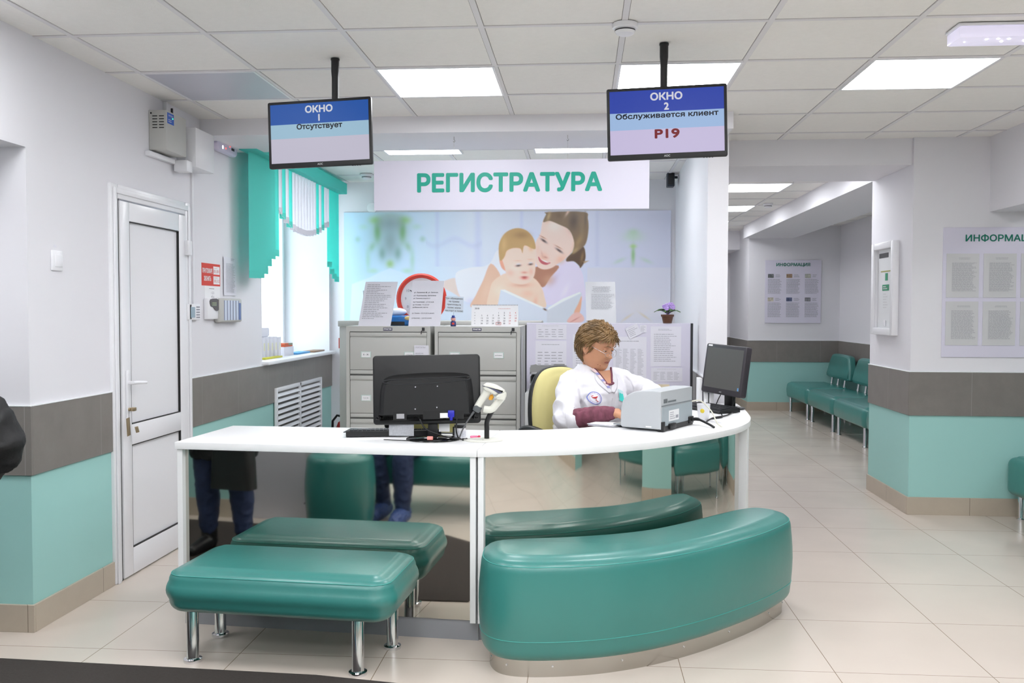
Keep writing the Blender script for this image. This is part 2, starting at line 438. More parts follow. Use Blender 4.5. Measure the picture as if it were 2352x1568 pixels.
wbox('wall_right', (2.28, 5.4, 6.42, 7.30, 0, 2.7))
wbox('wall_right_upper', (2.79, 3.1, -4.0, 6.42, 2.10, CEIL + .05), m=M_white)
wbox('wall_right_near', (2.79, 3.1, -4.0, 1.0, 0, 2.10))
wbox('wall_right_pier', (2.79, 3.1, 3.6, 4.4, 0, 2.10))
trim((-2.4, .905, 5.515, 6.12, 2.512, 2.70), m=M_white)
trim((.925, 2.28, 6.45, 7.25, 2.432, CEIL + .05), m=M_white)
trim((2.28, 2.97, 7.30, 12.95, 2.437, CEIL + .05), m=M_white)
trim((.95, 2.36, 13.7, 14.55, 2.33, CEIL + .05), m=M_white)

band_x(-2.4, 1, 3.73, 4.405, 'left'); band_x(-2.4, 1, 5.335, 8.45, 'left')
band_y(3.73, -1, -4.3, -2.4 + .011, 'left'); band_x(-4.3, 1, -4.0, 3.73, 'left'); band_y(1.95, 1, -4.3, -2.66, 'left'); band_x(-2.4, 1, -4.0, -.6, 'left')
band_y(6.42, -1, 2.28 - .011, 5.3, 'right'); band_x(2.28, -1, 6.42, 7.3, 'right'); band_x(3.62, -1, 7.3, 12.95, 'right')
band_y(12.95, -1, 2.36 - .011, 3.62, 'far'); band_x(2.36, -1, 12.95, 14.55, 'far'); band_y(14.55, -1, .99, 2.36, 'far')
band_y(-4.0, 1, -4.3, 5.3, 'back'); band_x(5.3, -1, -4.0, 6.42, 'right'); band_x(2.79, -1, 3.6, 4.4, 'right'); band_y(3.6, -1, 2.79, 3.1, 'right'); band_x(2.79, -1, -4, 1, 'right')
# inner side of the registry partition carries the same grey tile band
bm = nbm()
for z0, z1 in ((.70, .985),):
    prism(bm, [(.784, 5.80), (.795, 5.80), (.865, 8.45), (.854, 8.45)], z0, z1)
struct('trim_80', bm, M_band, smooth=0)
bm = nbm(); prism(bm, [(.782, 5.80), (.795, 5.80), (.865, 8.45), (.852, 8.45)], .985, .992); struct('trim_81', bm, M_edge, smooth=0)

# window 1 with frame, panes and sill
w = bpy.data.objects.new('window_1', None); C.objects.link(w); w['kind'] = 'structure'; w.location = (-2.86, 7.495, 1.76)
bm = nbm()
Y0, Y1, Z0, Z1 = -.905, .905, -.76, .76
for b in ((Y0, Y0 + .06, Z0, Z1), (Y1 - .06, Y1, Z0, Z1), (Y0 + .0601, Y1 - .0601, Z0, Z0 + .06), (Y0 + .0601, Y1 - .0601, Z1 - .06, Z1), (-.03, .03, Z0 + .0601, Z1 - .0601)): box(bm, -.03, .03, *b, r=.006)
obj('window_frame', bm, M_upvc, w)
mg = bpy.data.materials.new('window_glass'); mg.use_nodes = True; nt = mg.node_tree
nt.nodes['Principled BSDF'].inputs['Transmission Weight'].default_value = 1; nt.nodes['Principled BSDF'].inputs['Roughness'].default_value = 0; nt.nodes['Principled BSDF'].inputs['IOR'].default_value = 1.05
for a, b in ((Y0 + .06, -.03), (.03, Y1 - .06)):
    bm = nbm(); box(bm, -.003, .003, a - .01, b + .01, Z0 + .05, Z1 - .05); obj('pane', bm, mg, w, 0)
bm = nbm(); box(bm, .03, .52, Y0 - .02, Y1 + .02, Z0, Z0 + .03, r=.01); obj('window_sill', bm, M_upvc, w)

# door 1
d = bpy.data.objects.new('door_1', None); C.objects.link(d); d['kind'] = 'structure'; d.location = (-2.4, 4.87, 0)
bm = nbm(); A, B, T = -.47, .46, 2.065
for b in ((A, A + .07, 0, T), (B - .07, B, 0, T), (A + .0701, B - .0701, T - .075, T)): box(bm, -.05, .018, *b, r=.008)
for b in ((A + .015, A + .045, 0, T - .02), (B - .045, B - .015, 0, T - .02), (A + .0452, B - .0452, T - .05, T - .02)): box(bm, .0182, .026, *b, r=.004)
obj('door_frame', bm, M_upvc, d)
bm = nbm(); a, b, t = A + .082, B - .072, T - .082
for q in ((a, a + .095, .008, t), (b - .095, b, .008, t), (a + .095, b - .095, .008, .15), (a + .095, b - .095, t - .10, t), (a + .095, b - .095, .70, .81)): box(bm, -.03, .022, *q, r=.005)
leaf = obj('door_leaf', bm, M_upvc, d)
for z0, z1 in ((.15, .70), (.81, t - .10)):
    bm = nbm(); box(bm, -.008, .006, a + .095, b - .095, z0, z1); obj('door_panel', bm, M_upvc, d, 0)
    bm = nbm()
    for q in ((a + .095, a + .099, z0, z1), (b - .099, b - .095, z0, z1), (a + .095, b - .095, z0, z0 + .004), (a + .095, b - .095, z1 - .004, z1)): box(bm, .006, .0195, *q)
    plab(obj('gasket', bm, M_gasket, d, 0), 'black rubber gasket round the door panel')
bm = nbm(); box(bm, -.04, .012, A + .07, A + .084, 0, T - .075); obj('door_gap_shade', bm, M_gasket, d, 0)  # shade of the open gap beside the leaf, put in as a black strip
bm = nbm(); box(bm, -.055, -.03, a, b, .008, t); obj('door_back', bm, M_upvc, d, 0)
bm = nbm(); box(bm, .022, .032, a + .030, a + .058, .83, 1.10, r=.005); tube(bm, [(.03, a + .044, 1.035), (.062, a + .044, 1.035), (.07, a + .07, 1.035), (.068, a + .165, 1.028)], [.010, .010, .0095, .008], 10)
obj('door_handle', bm, M_upvc, d)
bm = nbm(); cyl(bm, (.03, a + .044, .895), (.042, a + .044, .895), .009); box(bm, .04, .062, a + .040, a + .070, .885, .905, r=.004)
box(bm, .058, .061, a + .05, a + .085, .80, .895, r=.002, M=Matrix.Rotation(.10, 4, 'X')); cyl(bm, (.055, a + .075, .80), (.060, a + .08, .77), .009)
plab(obj('key_bunch', bm, mat('brass_key', (178, 160, 130), .3, .8), d), 'keys hanging from the lock')
for z in (1.79, .35):
    bm = nbm(); box(bm, .018, .05, b - .03, b + .025, z - .045, z + .045, r=.008); obj('hinge', bm, M_upvc, d)

# lighting panels of the ceiling
def ceiling_light(x, y, z, label, group, lit=True, name='ceiling_light'):
    t = thing(name, label, 'ceiling light', (x, y, z), 0, group)
    bm = nbm()
    for q in ((-.296, -.284, -.296, .296), (.284, .296, -.296, .296), (-.284, .284, -.296, -.284), (-.284, .284, .284, .296)): box(bm, q[0], q[1], q[2], q[3], -.004, .004)
    obj('light_frame', bm, M_upvc, t, 0)
    bm = nbm(); box(bm, -.284, .284, -.284, .284, -.001, .004); obj('diffuser', bm, M_emit if lit else M_off, t, 0)
    return t
YR = 4.7052
cl = ceiling_light(-.7278, YR, CEIL, 'square lit ceiling panel to the left above the РЕГИСТРАТУРА sign', 'lit ceiling panels of the lobby')
dup(cl, None, (.4722, YR, CEIL), 0, 'square lit ceiling panel right behind the ОКНО 2 screen pole')
dup(cl, None, (1.6722, YR, CEIL), 0, 'square lit ceiling panel at the right, clear of the screens')
for y in (2.3052, 1.1052, -.0948, -2.4948):  # unseen rows for fill; the second one is added to raise the overall light
    for x in (-.7278, .4722, 1.6722): dup(cl, None, (x, y, CEIL), 0, 'unseen square ceiling panel giving fill light over the near lobby, behind the viewer', 'lit ceiling panels of the near lobby')
dup(cl, None, (4.0722, 2.3052, CEIL), 0, 'square lit ceiling panel beyond the right opening'); dup(cl, None, (-3.4278, 1.1052, CEIL), 0, 'unseen lit ceiling panel added in the left passage')  # the passage panel is added for more light from the left
for y in (2.9052, 1.1052, -.0948): dup(cl, None, (-1.9278, y, CEIL), 0, 'unseen square ceiling panel giving fill light over the near lobby, behind the viewer', 'lit ceiling panels of the near lobby')  # extra unseen column, added to brighten the left wall and ceiling
dup(cl, None, (-3.4278, 2.9052, CEIL), 0, 'unseen lit ceiling panel added in the left passage, by its far wall')  # another unseen panel added to lift the left side
dup(cl, None, (4.0722, 5.3052, CEIL), 0, 'square lit ceiling panel beyond the right opening, near the wall')
dup(cl, None, (-1.215, 6.655, 2.63), 0, 'lit ceiling panel inside the registry, left one of the two', 'lit ceiling panels inside the registry')
dup(cl, None, (-.07, 6.655, 2.63), 0, 'lit ceiling panel inside the registry, right one of the two', 'lit ceiling panels inside the registry')
for y, w_ in ((8.905, 'nearest'), (10.705, 'second'), (12.505, 'farthest')):
    dup(cl, None, (1.6722 + .0, y, CEIL), 0, w_ + ' lit ceiling panel in the right-hand corridor', 'lit ceiling panels of the corridor')
dup(cl, None, (1.6722, 7.705, CEIL), 0, 'unseen lit ceiling panel added just behind the beam at the corridor entrance', 'lit ceiling panels of the corridor')  # added out of sight above the beam to brighten the corridor
ceiling_light(-1.9278, YR, CEIL, 'unlit grey-lilac ceiling panel above the door', None, False, 'unlit_ceiling_light')

# floor mat
bm = nbm(); prism(bm, [(-4.2, 3.50), (-1.02, 3.36), (-.62, 3.30), (-.56, 3.0), (-.72, 2.35), (-1.1, 2.1), (-4.2, 2.1)], .0, .008, r=.003)
M_mat = mat('ribbed_brown_carpet', (84, 76, 72), .95, bump=1.0, bscale=70, var=.18, vscale=90, stretch=(1, 12, 1))
tag(obj('floor_mat', bm, M_mat, None, 30), 'dark brown ribbed floor mat along the bottom left of the picture', 'mat')
# ------------------------------------------------------------------ reception counter
TOP = .83
FL, FR, BR, BL = (-1.805, 3.85), (-.4385, 3.745), (-.398, 4.37), (-1.767, 4.425)
OUT = [(-.4365, 3.745), (-.321, 3.768), (-.064, 3.835), (.203, 3.963), (.436, 4.15), (.634, 4.374), (.781, 4.58), (.88, 4.80), (.93, 5.0), (.955, 5.2), (.975, 5.45), (.985, 5.77)]
OUTC = [tuple(p[:2]) for p in catmull([(x, y, 0) for x, y in OUT], 6)]
INN = [(.55, 5.79), (.52, 5.4), (.46, 5.1), (.36, 4.86), (.2, 4.68), (.06, 4.55), (-.014, 4.49), (-.194, 4.41), (-.396, 4.37)]
def off_curve(pts, d):
    out = []
    for i, p in enumerate(pts):
        a = Vector(pts[max(i - 1, 0)]); b = Vector(pts[min(i + 1, len(pts) - 1)]); t = (b - a).normalized()
        out.append((p[0] - t.y * d, p[1] + t.x * d))
    return out
def wall_strip(bm, pts, th, z0, z1, mi=0):
    a = off_curve(pts, 0); b = off_curve(pts, th)
    rings(bm, [[(a[i][0], a[i][1], z0), (a[i][0], a[i][1], z1), (b[i][0], b[i][1], z1), (b[i][0], b[i][1], z0)] for i in range(len(pts))], mi)
fdir = (Vector(FR) - Vector(FL)).normalized(); fn = Vector((-fdir.y, fdir.x))      # fn points away from the viewer
def fp(s, dpt, z): p = Vector(FL) + fdir * s + fn * dpt; return (p.x, p.y, z)
LEN = (Vector(FR) - Vector(FL)).length
RM = Matrix(((fdir.x, fn.x, 0, FL[0]), (fdir.y, fn.y, 0, FL[1]), (0, 0, 1, 0), (0, 0, 0, 1)))

t = thing('reception_counter', 'straight left unit of the white reception counter with polished steel front', 'reception counter', (0, 0, 0))
bm = nbm(); prism(bm, [FL, FR, BR, BL], TOP - .032, TOP, r=.002); obj('countertop', bm, M_lam, t, 30)
for s0 in (.006, LEN - .031):
    bm = nbm(); box(bm, s0, s0 + .025, .008, .52, .085, TOP - .032, r=.001, seg=1, M=RM); obj('side_panel', bm, M_lam, t, 0)
bm = nbm(); box(bm, .031, LEN - .031, .036, .044, .088, TOP - .032, M=RM); plab(obj('mirror_panel', bm, M_mirror, t, 0), 'polished steel sheet reflecting the lobby')
bm = nbm(); box(bm, .02, LEN, .042, .09, 0, .088, M=RM); box(bm, .02, .045, .09, .5, 0, .088, M=RM); plab(obj('plinth', bm, M_grey, t, 0), 'grey plinth')
bm = nbm(); box(bm, .031, LEN - .031, .044, .062, .088, TOP - .032, M=RM); obj('back_board', bm, M_lam, t, 0)

t = thing('reception_counter', 'curved right unit of the white reception counter with polished steel front', 'reception counter', (0, 0, 0))
bm = nbm(); prism(bm, OUTC + INN, TOP - .032, TOP, r=.002); obj('countertop', bm, M_lam, t, 30)
k_end = min(range(len(OUTC)), key=lambda i: abs(OUTC[i][1] - 4.84))
mir = off_curve(OUTC[:k_end + 1], .040)
MIRR = [tuple(p[:2]) for p in catmull([(x, y, 0) for x, y in mir[2::3]], 6)]
bm = nbm(); wall_strip(bm, MIRR, .008, .088, TOP - .032); plab(obj('mirror_panel', bm, M_mirror, t, 60), 'curved polished steel sheet reflecting the lobby')
bm = nbm(); wall_strip(bm, off_curve(MIRR, .008), .016, .088, TOP - .032); obj('back_board', bm, M_lam, t, 60)
bm = nbm(); wall_strip(bm, off_curve(OUTC[1:], .050), .02, 0, .088); plab(obj('plinth', bm, M_grey, t, 60), 'grey plinth')
bm = nbm(); box(bm, LEN + .003, LEN + .028, .008, .52, .085, TOP - .032, r=.001, seg=1, M=RM); obj('side_panel', bm, M_lam, t, 0)
e = Vector(OUTC[k_end]); tg = (Vector(OUTC[k_end + 1]) - Vector(OUTC[k_end - 1])).normalized(); nn = Vector((-tg.y, tg.x))
EM = Matrix(((tg.x, nn.x, 0, e.x), (tg.y, nn.y, 0, e.y), (0, 0, 1, 0), (0, 0, 0, 1)))
bm = nbm(); box(bm, -.035, .03, .004, .40, .085, TOP - .032, r=.001, seg=1, M=EM); obj('side_panel', bm, M_lam, t, 0)
bm = nbm(); wall_strip(bm, off_curve(OUTC[k_end:], .02), .018, .088, TOP - .032); obj('side_panel', bm, M_lam, t, 60)

# ------------------------------------------------------------------ benches
def chrome_leg(bm, x, y, h, r=.024):
    lathe(bm, [(r * .85, h), (r, h - .01), (r, .02), (r * 1.05, .016), (r * 1.5, .013), (r * 1.55, .004), (r * 1.5, 0)], 24, (x, y, 0))
t = thing('bench', 'rectangular teal leatherette bench on chrome legs at the left counter front', 'bench', (-1.165, 3.572, 0), math.atan2(fdir.y, fdir.x))
bm = nbm(); outl = rrect(.93, .47, .085, 8)
soft(bm, outl, .222, .388, .045, .05, puff=.010, bulge=.012)
obj('seat', bm, M_teal, t, 60)
bm = nbm(); ins = inset(rrect(.93, .47, .085, 8), .010); tube(bm, [(x, y, .373) for x, y in ins] + [(ins[0][0], ins[0][1], .373)], .0016, 6)
obj('piping', bm, M_thread, t)
for lx, ly in ((-.385, -.135), (.315, -.155), (-.41, .15), (.37, .13)):
    bm = nbm(); chrome_leg(bm, lx, ly, .235); obj('leg', bm, M_chrome, t, 40)

t = thing('bench', 'large curved teal leatherette bench on a steel base at the right counter front', 'bench', (.3, 3.8, 0))
BO = [(-.402, 3.62), (-.392, 3.52), (-.345, 3.43), (-.255, 3.388), (-.10, 3.395), (.10, 3.447), (.30, 3.545), (.48, 3.675), (.63, 3.81), (.80, 3.99), (.93, 4.165),
      (.985, 4.27), (.985, 4.37), (.92, 4.44), (.83, 4.462), (.74, 4.415), (.62, 4.30), (.46, 4.135), (.30, 3.99), (.12, 3.885), (-.08, 3.815), (-.26, 3.775), (-.36, 3.74), (-.397, 3.69)]
BOC = [(p[0] - .3, p[1] - 3.8) for p in catmull([(x, y, 0) for x, y in BO], 5, True)]
bm = nbm(); soft(bm, BOC, .062, .458, .05, .05, puff=.01, bulge=.010); obj('seat', bm, M_teal, t, 60)
for z, dd in ((.436, .008), (.150, .000 - .004)):
    bm = nbm(); ins = inset(BOC, dd); tube(bm, [(x, y, z) for x, y in ins] + [(ins[0][0], ins[0][1], z)], .0018, 6); obj('piping', bm, M_thread, t)
bm = nbm(); ins = inset(BOC, .035); rings(bm, [[(x, y, 0) for x, y in ins], [(x, y, .07) for x, y in ins]]); base = obj('steel_base', bm, M_steel, t, 60)
n = len(ins)
for i in range(6, 62, 7):
    p = ins[i]; a = Vector(ins[i - 1]); b = Vector(ins[i + 1]); tt = (b - a).normalized(); no = Vector((tt.y, -tt.x))
    bm = nbm(); cyl(bm, (p[0], p[1], .042), (p[0] + no.x * .002, p[1] + no.y * .002, .042), .004, n=10)
    obj('screw', bm, M_chrome, base, 40)

# backed waiting seats (modules with a separate backrest on three chrome posts)
def make_module(label, group, loc, rz):
    t = thing('waiting_seat', label, 'seat', loc, rz, group)
    bm = nbm(); soft(bm, rrect(1.13, .58, .075, 6), .21, .415, .045, .04, puff=.01, bulge=.006, cap=.02); obj('seat', bm, M_teal, t, 60)
    # backrest: trapezoid with rounded top corners, standing along the rear edge
    bo = [tuple(p[:2]) for p in catmull([(-.52, 0, 0), (-.49, .12, 0), (-.42, .235, 0), (-.33, .282, 0), (0, .292, 0), (.33, .282, 0), (.42, .235, 0), (.49, .12, 0), (.52, 0, 0), (.47, -.04, 0), (0, -.044, 0), (-.47, -.04, 0)], 4, True)]
    b2 = nbm(); soft(b2, bo, -.045, .045, .028, .022, puff=.004, cap=.006)
    M = Matrix.Translation((0, .30, .545)) @ Matrix.Rotation(math.radians(82), 4, 'X')
    bmesh.ops.transform(b2, matrix=M, verts=b2.verts); obj('backrest', b2, M_teal, t, 60)
    for x in (-.30, 0, .30):
        bm = nbm(); cyl(bm, (x, .265, .40), (x, .285, .54), .016); cyl(bm, (x, .27, .425), (x, .272, .435), .022); obj('back_post', bm, M_chrome, t, 40)
    for x, y in ((-.475, -.24), (.475, -.24), (-.475, .24), (.475, .24)):
        bm = nbm(); chrome_leg(bm, x, y, .225, .020); obj('leg', bm, M_chrome, t, 40)
    return t
seatlab = ['teal waiting seat at the far end of the corridor row', 'second teal waiting seat from the far end of the corridor', 'third teal waiting seat, half hidden by the right wall corner', 'teal waiting seat hidden behind the right wall corner']
m0 = make_module(seatlab[0], 'teal waiting seats along the corridor wall', (3.17, 12.33, 0), -PI / 2)
for i in (1, 2, 3): dup(m0, None, (3.17, 12.33 - i * 1.185, 0), -PI / 2, seatlab[i])
t = thing('waiting_seat', 'teal seat at the far right edge of the picture', 'seat', (3.20, 6.12, 0))
bm = nbm(); soft(bm, rrect(.60, .52, .08, 5), .17, .425, .05, .05, puff=.01, cap=.02); obj('seat', bm, M_teal, t, 60)
for x, y in ((-.22, -.19), (.22, -.19), (-.22, .17), (.22, .17)):
    bm = nbm(); chrome_leg(bm, x, y, .19, .020); obj('leg', bm, M_chrome, t, 40)
# seats in the near lobby that the counter front reflects
g = 'teal seats reflected in the curved counter front'
for i, (x, y, rz) in enumerate(((3.45, 4.35, -PI / 2), (3.45, 3.15, -PI / 2), (3.05, 5.05, -PI / 2), (.35, -1.7, PI), (-.95, -1.7, PI))):
    dup(m0, None, (x, y, 0), rz, 'teal waiting seat behind the viewer on the right, seen in the curved counter front', g)
for i, x in enumerate((-1.46,)):
    dup(m0, None, (x, 1.36, 0), PI, 'teal waiting seat behind the viewer on the left, seen in the flat counter front', 'teal seats reflected in the flat counter front')
# ------------------------------------------------------------------ things on the left wall
XW = -2.4
M_red = mat('signal_red', (214, 60, 44), .5); M_redp = mat('red_print', (205, 70, 70), .7)
M_ppo = mat('office_paper', (226, 225, 234), .6)
M_ppn = mat('notice_paper', (206, 206, 208), .6)
def on_left(name, label, cat, y, z, group=None): return thing(name, label, cat, (XW, y, z), 0, group)   # local +x leaves the wall, y along it
# light switch
t = on_left('light_switch', 'white light switch on the wall left of the door', 'light switch', 3.942, 1.642)
bm = nbm(); box(bm, 0, .009, -.043, .043, -.046, .046, r=.004); obj('switch_plate', bm, M_upvc, t)
bm = nbm(); box(bm, .006, .014, -.022, .034, -.028, .028, r=.003, M=Matrix.Rotation(.04, 4, 'Y')); obj('rocker', bm, M_upvc, t)
bm = nbm(); box(bm, 0, .001, -.016, .004, .060, .072); tag(obj('sticker', bm, M_ppo, None, 0), 'tiny printed sticker above the light switch', 'sticker').location = (XW, 3.942, 1.642)
# power supply box with slots
t = on_left('power_supply_box', 'grey metal box with ventilation slots high on the left wall', 'electrical box', 4.845, 2.30)
bm = nbm(); box(bm, 0, .10, 0, .255, .005, .225, r=.004); obj('housing', bm, M_cabg, t)
bm = nbm()
for cx in (.022, .060):
    for k in range(5): box(bm, cx, cx + .028, -.0012, .001, .125 + k * .016, .130 + k * .016)
cyl(bm, (.014, -.0012, .208), (.014, .001, .208), .005, n=10)
obj('ventilation_slots', bm, M_gasket, t, 0)
bm = nbm(); box(bm, .1, .1012, .015, .095, .155, .215); lb = obj('name_plate', bm, mat('blue_sticker', (38, 92, 190), .35), t, 0)
bm = nbm(); text_bm(bm, 'BASTION', .013, face_mat((.1016, .055, .200), (0, 1, 0), (1, 0, 0))); fine_print(bm, .06, .02, face_mat((.1016, .055, .172), (0, 1, 0), (1, 0, 0)), 2, 3); obj('print', bm, M_paper, lb, 0)
bm = nbm(); ball(bm, (.102, .078, .19), .003, 8); obj('indicator_light', bm, mat('green_led', (40, 230, 120), .4, emit=(60, 255, 140), estr=4), lb)
bm = nbm(); box(bm, .05, .06, .165, .175, .225, .27); plab(obj('bracket', bm, M_dark, t, 0), 'dark fixing strap')
# white junction box
t = on_left('junction_box', 'white plastic box fixed beside the grey slotted box', 'electrical box', 5.18, 2.262)
bm = nbm(); box(bm, 0, .122, 0, .27, .0, .235, r=.008); obj('housing', bm, M_upvc, t)
for z in (.045, .085):
    bm = nbm(); cyl(bm, (.05, .0005, z), (.05, -.003, z), .011); cyl(bm, (.05, -.003, z), (.05, -.0035, z), .008); obj('knockout', bm, M_upvc, t)
bm = nbm(); box(bm, .02, .10, -.075, 0, -.035, .03, r=.004); obj('side_box', bm, M_upvc, t)
# cable ducts
bm = nbm(); box(bm, -2.4, -2.372, 4.80, 5.12, 2.268, 2.294, r=.002); tag(obj('cable_duct', bm, M_upvc), 'white cable duct running under the grey slotted box', 'cable duct')
bm = nbm(); box(bm, -2.4, -2.38, 5.02, 5.045, 2.53, 2.612, r=.002); tag(obj('cable_duct', bm, M_upvc), 'short white cable duct from the grey box up to the ceiling', 'cable duct')
bm = nbm(); box(bm, -2.4, -2.388, 5.376, 5.388, 1.455, 2.262, r=.001); tag(obj('cable_duct', bm, M_upvc), 'thin vertical cable duct from the junction box down to the keypad', 'cable duct')
# emergency lamp (oval)
t = on_left('emergency_lamp', 'small oval white lamp with red lights high on the wall by the blinds', 'lamp', 5.86, 2.50)
bm = nbm(); b2 = nbm(); prism(b2, rrect(.34, .088, .042, 8), 0, .045, r=.014, seg=3); bmesh.ops.transform(b2, matrix=face_mat((0, 0, 0), (0, 1, 0), (1, 0, 0)), verts=b2.verts); merge(bm, b2); obj('housing', bm, mat('pale_lilac_plastic', (214, 208, 230), .3), t)
for y, c_, r_ in ((-.09, (255, 255, 250), .012), (-.04, (255, 60, 50), .006), (.03, (255, 60, 50), .006)):
    bm = nbm(); ball(bm, (.045, y, -.004 + (.015 if y > 0 else -.01)), (.003, r_, r_), 10); obj('light', bm, mat('led_%d' % c_[1], c_, .4, emit=c_, estr=3), t)
bm = nbm(); box(bm, .044, .048, .055, .10, -.01, .006); obj('slot', bm, M_dark, t, 0)
# keypad by the door
t = on_left('alarm_keypad', 'small white alarm keypad beside the door frame', 'keypad', 5.35, 1.405)
bm = nbm(); box(bm, 0, .026, -.092, .092, -.05, .05, r=.006); obj('housing', bm, M_upvc, t)
bm = nbm(); box(bm, .025, .0275, -.05, .01, -.035, .03); obj('display', bm, mat('grey_blue_display', (150, 172, 186), .3), t, 0)
bm = nbm()
for r_ in range(5):
    for c_ in range(3): box(bm, .025, .029, .030 + c_ * .017, .042 + c_ * .017, .026 - r_ * .016, .034 - r_ * .016, r=.001)
obj('keys', bm, M_ink, t, 0)
# fire phone sign
t = on_left('fire_sign', 'red and white fire telephone sign on the wall right of the door', 'sign', 5.665, 1.645)
bm = nbm(); box(bm, 0, .0015, -.145, .145, -.072, .072); obj('sign_board', bm, M_red, t, 0)
bm = nbm()
text_bm(bm, 'ПРИ ПОЖАРЕ', .04, face_mat((.002, -.058, .022), (0, 1, 0), (1, 0, 0)), width=.155, bold=.02); text_bm(bm, 'ЗВОНИТЬ', .04, face_mat((.002, -.058, -.028), (0, 1, 0), (1, 0, 0)), width=.11, bold=.02)
for z in (.030, -.034): box(bm, .001, .002, .036, .135, z - .026, z + .026)
obj('white_print', bm, M_paper, t, 0)
bm = nbm()
for z, s in ((.024, '01,101'), (-.040, '101,112')):
    text_bm(bm, s, .026, face_mat((.0025, .085, z), (0, 1, 0), (1, 0, 0)), width=.08, bold=.01); fine_print(bm, .08, .006, face_mat((.0025, .085, z + .022), (0, 1, 0), (1, 0, 0)), 1, 3)
obj('red_print', bm, M_redp, t, 0)
t = on_left('notice', 'small white notice with a code grid under the red fire sign', 'notice', 5.685, 1.515)
bm = nbm(); box(bm, 0, .0012, -.125, .12, -.07, .07); obj('sheet', bm, M_paper, t, 0)
bm = nbm(); fine_print(bm, .11, .01, face_mat((.002, 0, .040), (0, 1, 0), (1, 0, 0)), 1, 9)
for r_, row in enumerate(('1 2 3', '4 5 6', '7 8 9')): text_bm(bm, row, .022, face_mat((.002, 0, .012 - r_ * .025), (0, 1, 0), (1, 0, 0)))
obj('print', bm, M_inkd, t, 0)
t = on_left('notice', 'tall curling printed sheet pinned beside the red fire sign', 'notice', 5.967, 1.645)
bm = nbm(); rings(bm, [[(.004 + .012 * ((k / 8 - .5) ** 2), -.11 + .22 * k / 8, z) for k in range(9)] for z in (-.13, -.04, .05, .13)], 0, False, False, False); obj('sheet', bm, M_ppo, t, 60)
bm = nbm(); fine_print(bm, .16, .20, face_mat((.0085, .01, -.01), (0, 1, 0), (1, 0, 0)), 24, 4, lo=.7); fine_print(bm, .07, .02, face_mat((.0085, .05, .115), (0, 1, 0), (1, 0, 0)), 2, 5); obj('print', bm, M_ink, t, 0)
# readers
t = on_left('alarm_reader', 'white alarm reader with a small dark display on the wall', 'alarm reader', 5.63, 1.425)
bm = nbm(); box(bm, 0, .030, -.085, .085, -.068, .068, r=.006); obj('housing', bm, M_upvc, t)
bm = nbm(); b2 = nbm(); prism(b2, [tuple(p[:2]) for p in catmull([(-.05, .06, 0), (.075, .06, 0), (.078, -.005, 0), (.03, -.012, 0), (-.01, .01, 0), (-.05, .02, 0)], 3, True)], 0, .006); bmesh.ops.transform(b2, matrix=face_mat((.028, 0, 0), (0, 1, 0), (1, 0, 0)), verts=b2.verts); merge(bm, b2); obj('display', bm, mat('brown_display', (70, 58, 56), .25), t)
bm = nbm(); box(bm, .034, .035, -.035, .04, .018, .044); obj('screen', bm, mat('olive_screen', (126, 132, 112), .4), t, 0)
t = on_left('button_station', 'grey wall panel with five blue-edged button columns', 'button station', 5.90, 1.415)
bm = nbm(); box(bm, 0, .04, -.195, .195, -.080, .080, r=.012, seg=3); obj('housing', bm, M_cabg, t)
bm = nbm()
for k in range(5): box(bm, .0395, .0415, -.110 + k * .050, -.080 + k * .050, -.066, .066)
obj('button_column', bm, mat('pale_blue_strip', (205, 214, 232), .4), t, 0)
bm = nbm()
for k in range(6): box(bm, .0395, .0412, -.122 + k * .050, -.117 + k * .050, -.066, .066)
box(bm, .0395, .0418, .135, .17, -.066, .05)
obj('blue_stripe', bm, mat('slate_blue_strip', (98, 118, 168), .4), t, 0)

# ------------------------------------------------------------------ window blinds
M_bt = mat('turquoise_blind', (116, 234, 225), .75, sheen=.1); M_bw = mat('white_blind', (236, 234, 238), .75)
for m_ in (M_bt, M_bw):
    b = m_.node_tree.nodes['Principled BSDF']; b.inputs['Subsurface Weight'].default_value = 0
    nt = m_.node_tree; tr = nt.nodes.new('ShaderNodeBsdfTranslucent'); tr.inputs['Color'].default_value = b.inputs['Base Color'].default_value
    mx = nt.nodes.new('ShaderNodeMixShader'); mx.inputs[0].default_value = .5; out = nt.nodes['Material Output']
    nt.links.new(b.outputs[0], mx.inputs[1]); nt.links.new(tr.outputs[0], mx.inputs[2]); nt.links.new(mx.outputs[0], out.inputs['Surface'])
BOT = [(6.043, 1.641), (6.289, 1.65), (6.362, 1.707), (6.436, 1.761), (6.52, 1.82), (6.572, 1.823), (6.5725, 2.19), (6.634, 2.154), (6.683, 2.127), (6.782, 2.1), (6.854, 2.077), (6.917, 2.055), (7.1, 2.037), (7.27, 2.03), (7.45, 2.045), (7.56, 2.069), (7.654, 2.084), (7.746, 2.119), (7.84, 2.15), (7.93, 2.166), (7.9305, 1.84), (7.97, 1.829), (8.04, 1.78), (8.11, 1.724), (8.3, 1.664)]
def botz(y):
    for (a, b), (c_, d_) in zip(BOT, BOT[1:]):
        if a <= y <= c_: return b + (d_ - b) * (y - a) / (c_ - a)
    return BOT[0][1] if y < BOT[0][0] else BOT[-1][1]
def is_white(y): return 6.572 < y < 6.66 or 6.75 < y < 6.83 or 6.917 < y < 7.564 or 7.654 < y < 7.74 or 7.83 < y < 7.93
bl = thing('vertical_blind', 'turquoise and white vertical blind with an arched hem at the registry window', 'blind', (-2.28, 7.1, 1.6))
bm = nbm(); box(bm, -.05, .075, -1.12, 1.24, .905, 1.005, r=.004); box(bm, -.12, -.05, -.9, -.86, .95, .99); box(bm, -.12, -.05, .9, .94, .95, .99); obj('headrail', bm, M_bt, bl)
y = 6.09
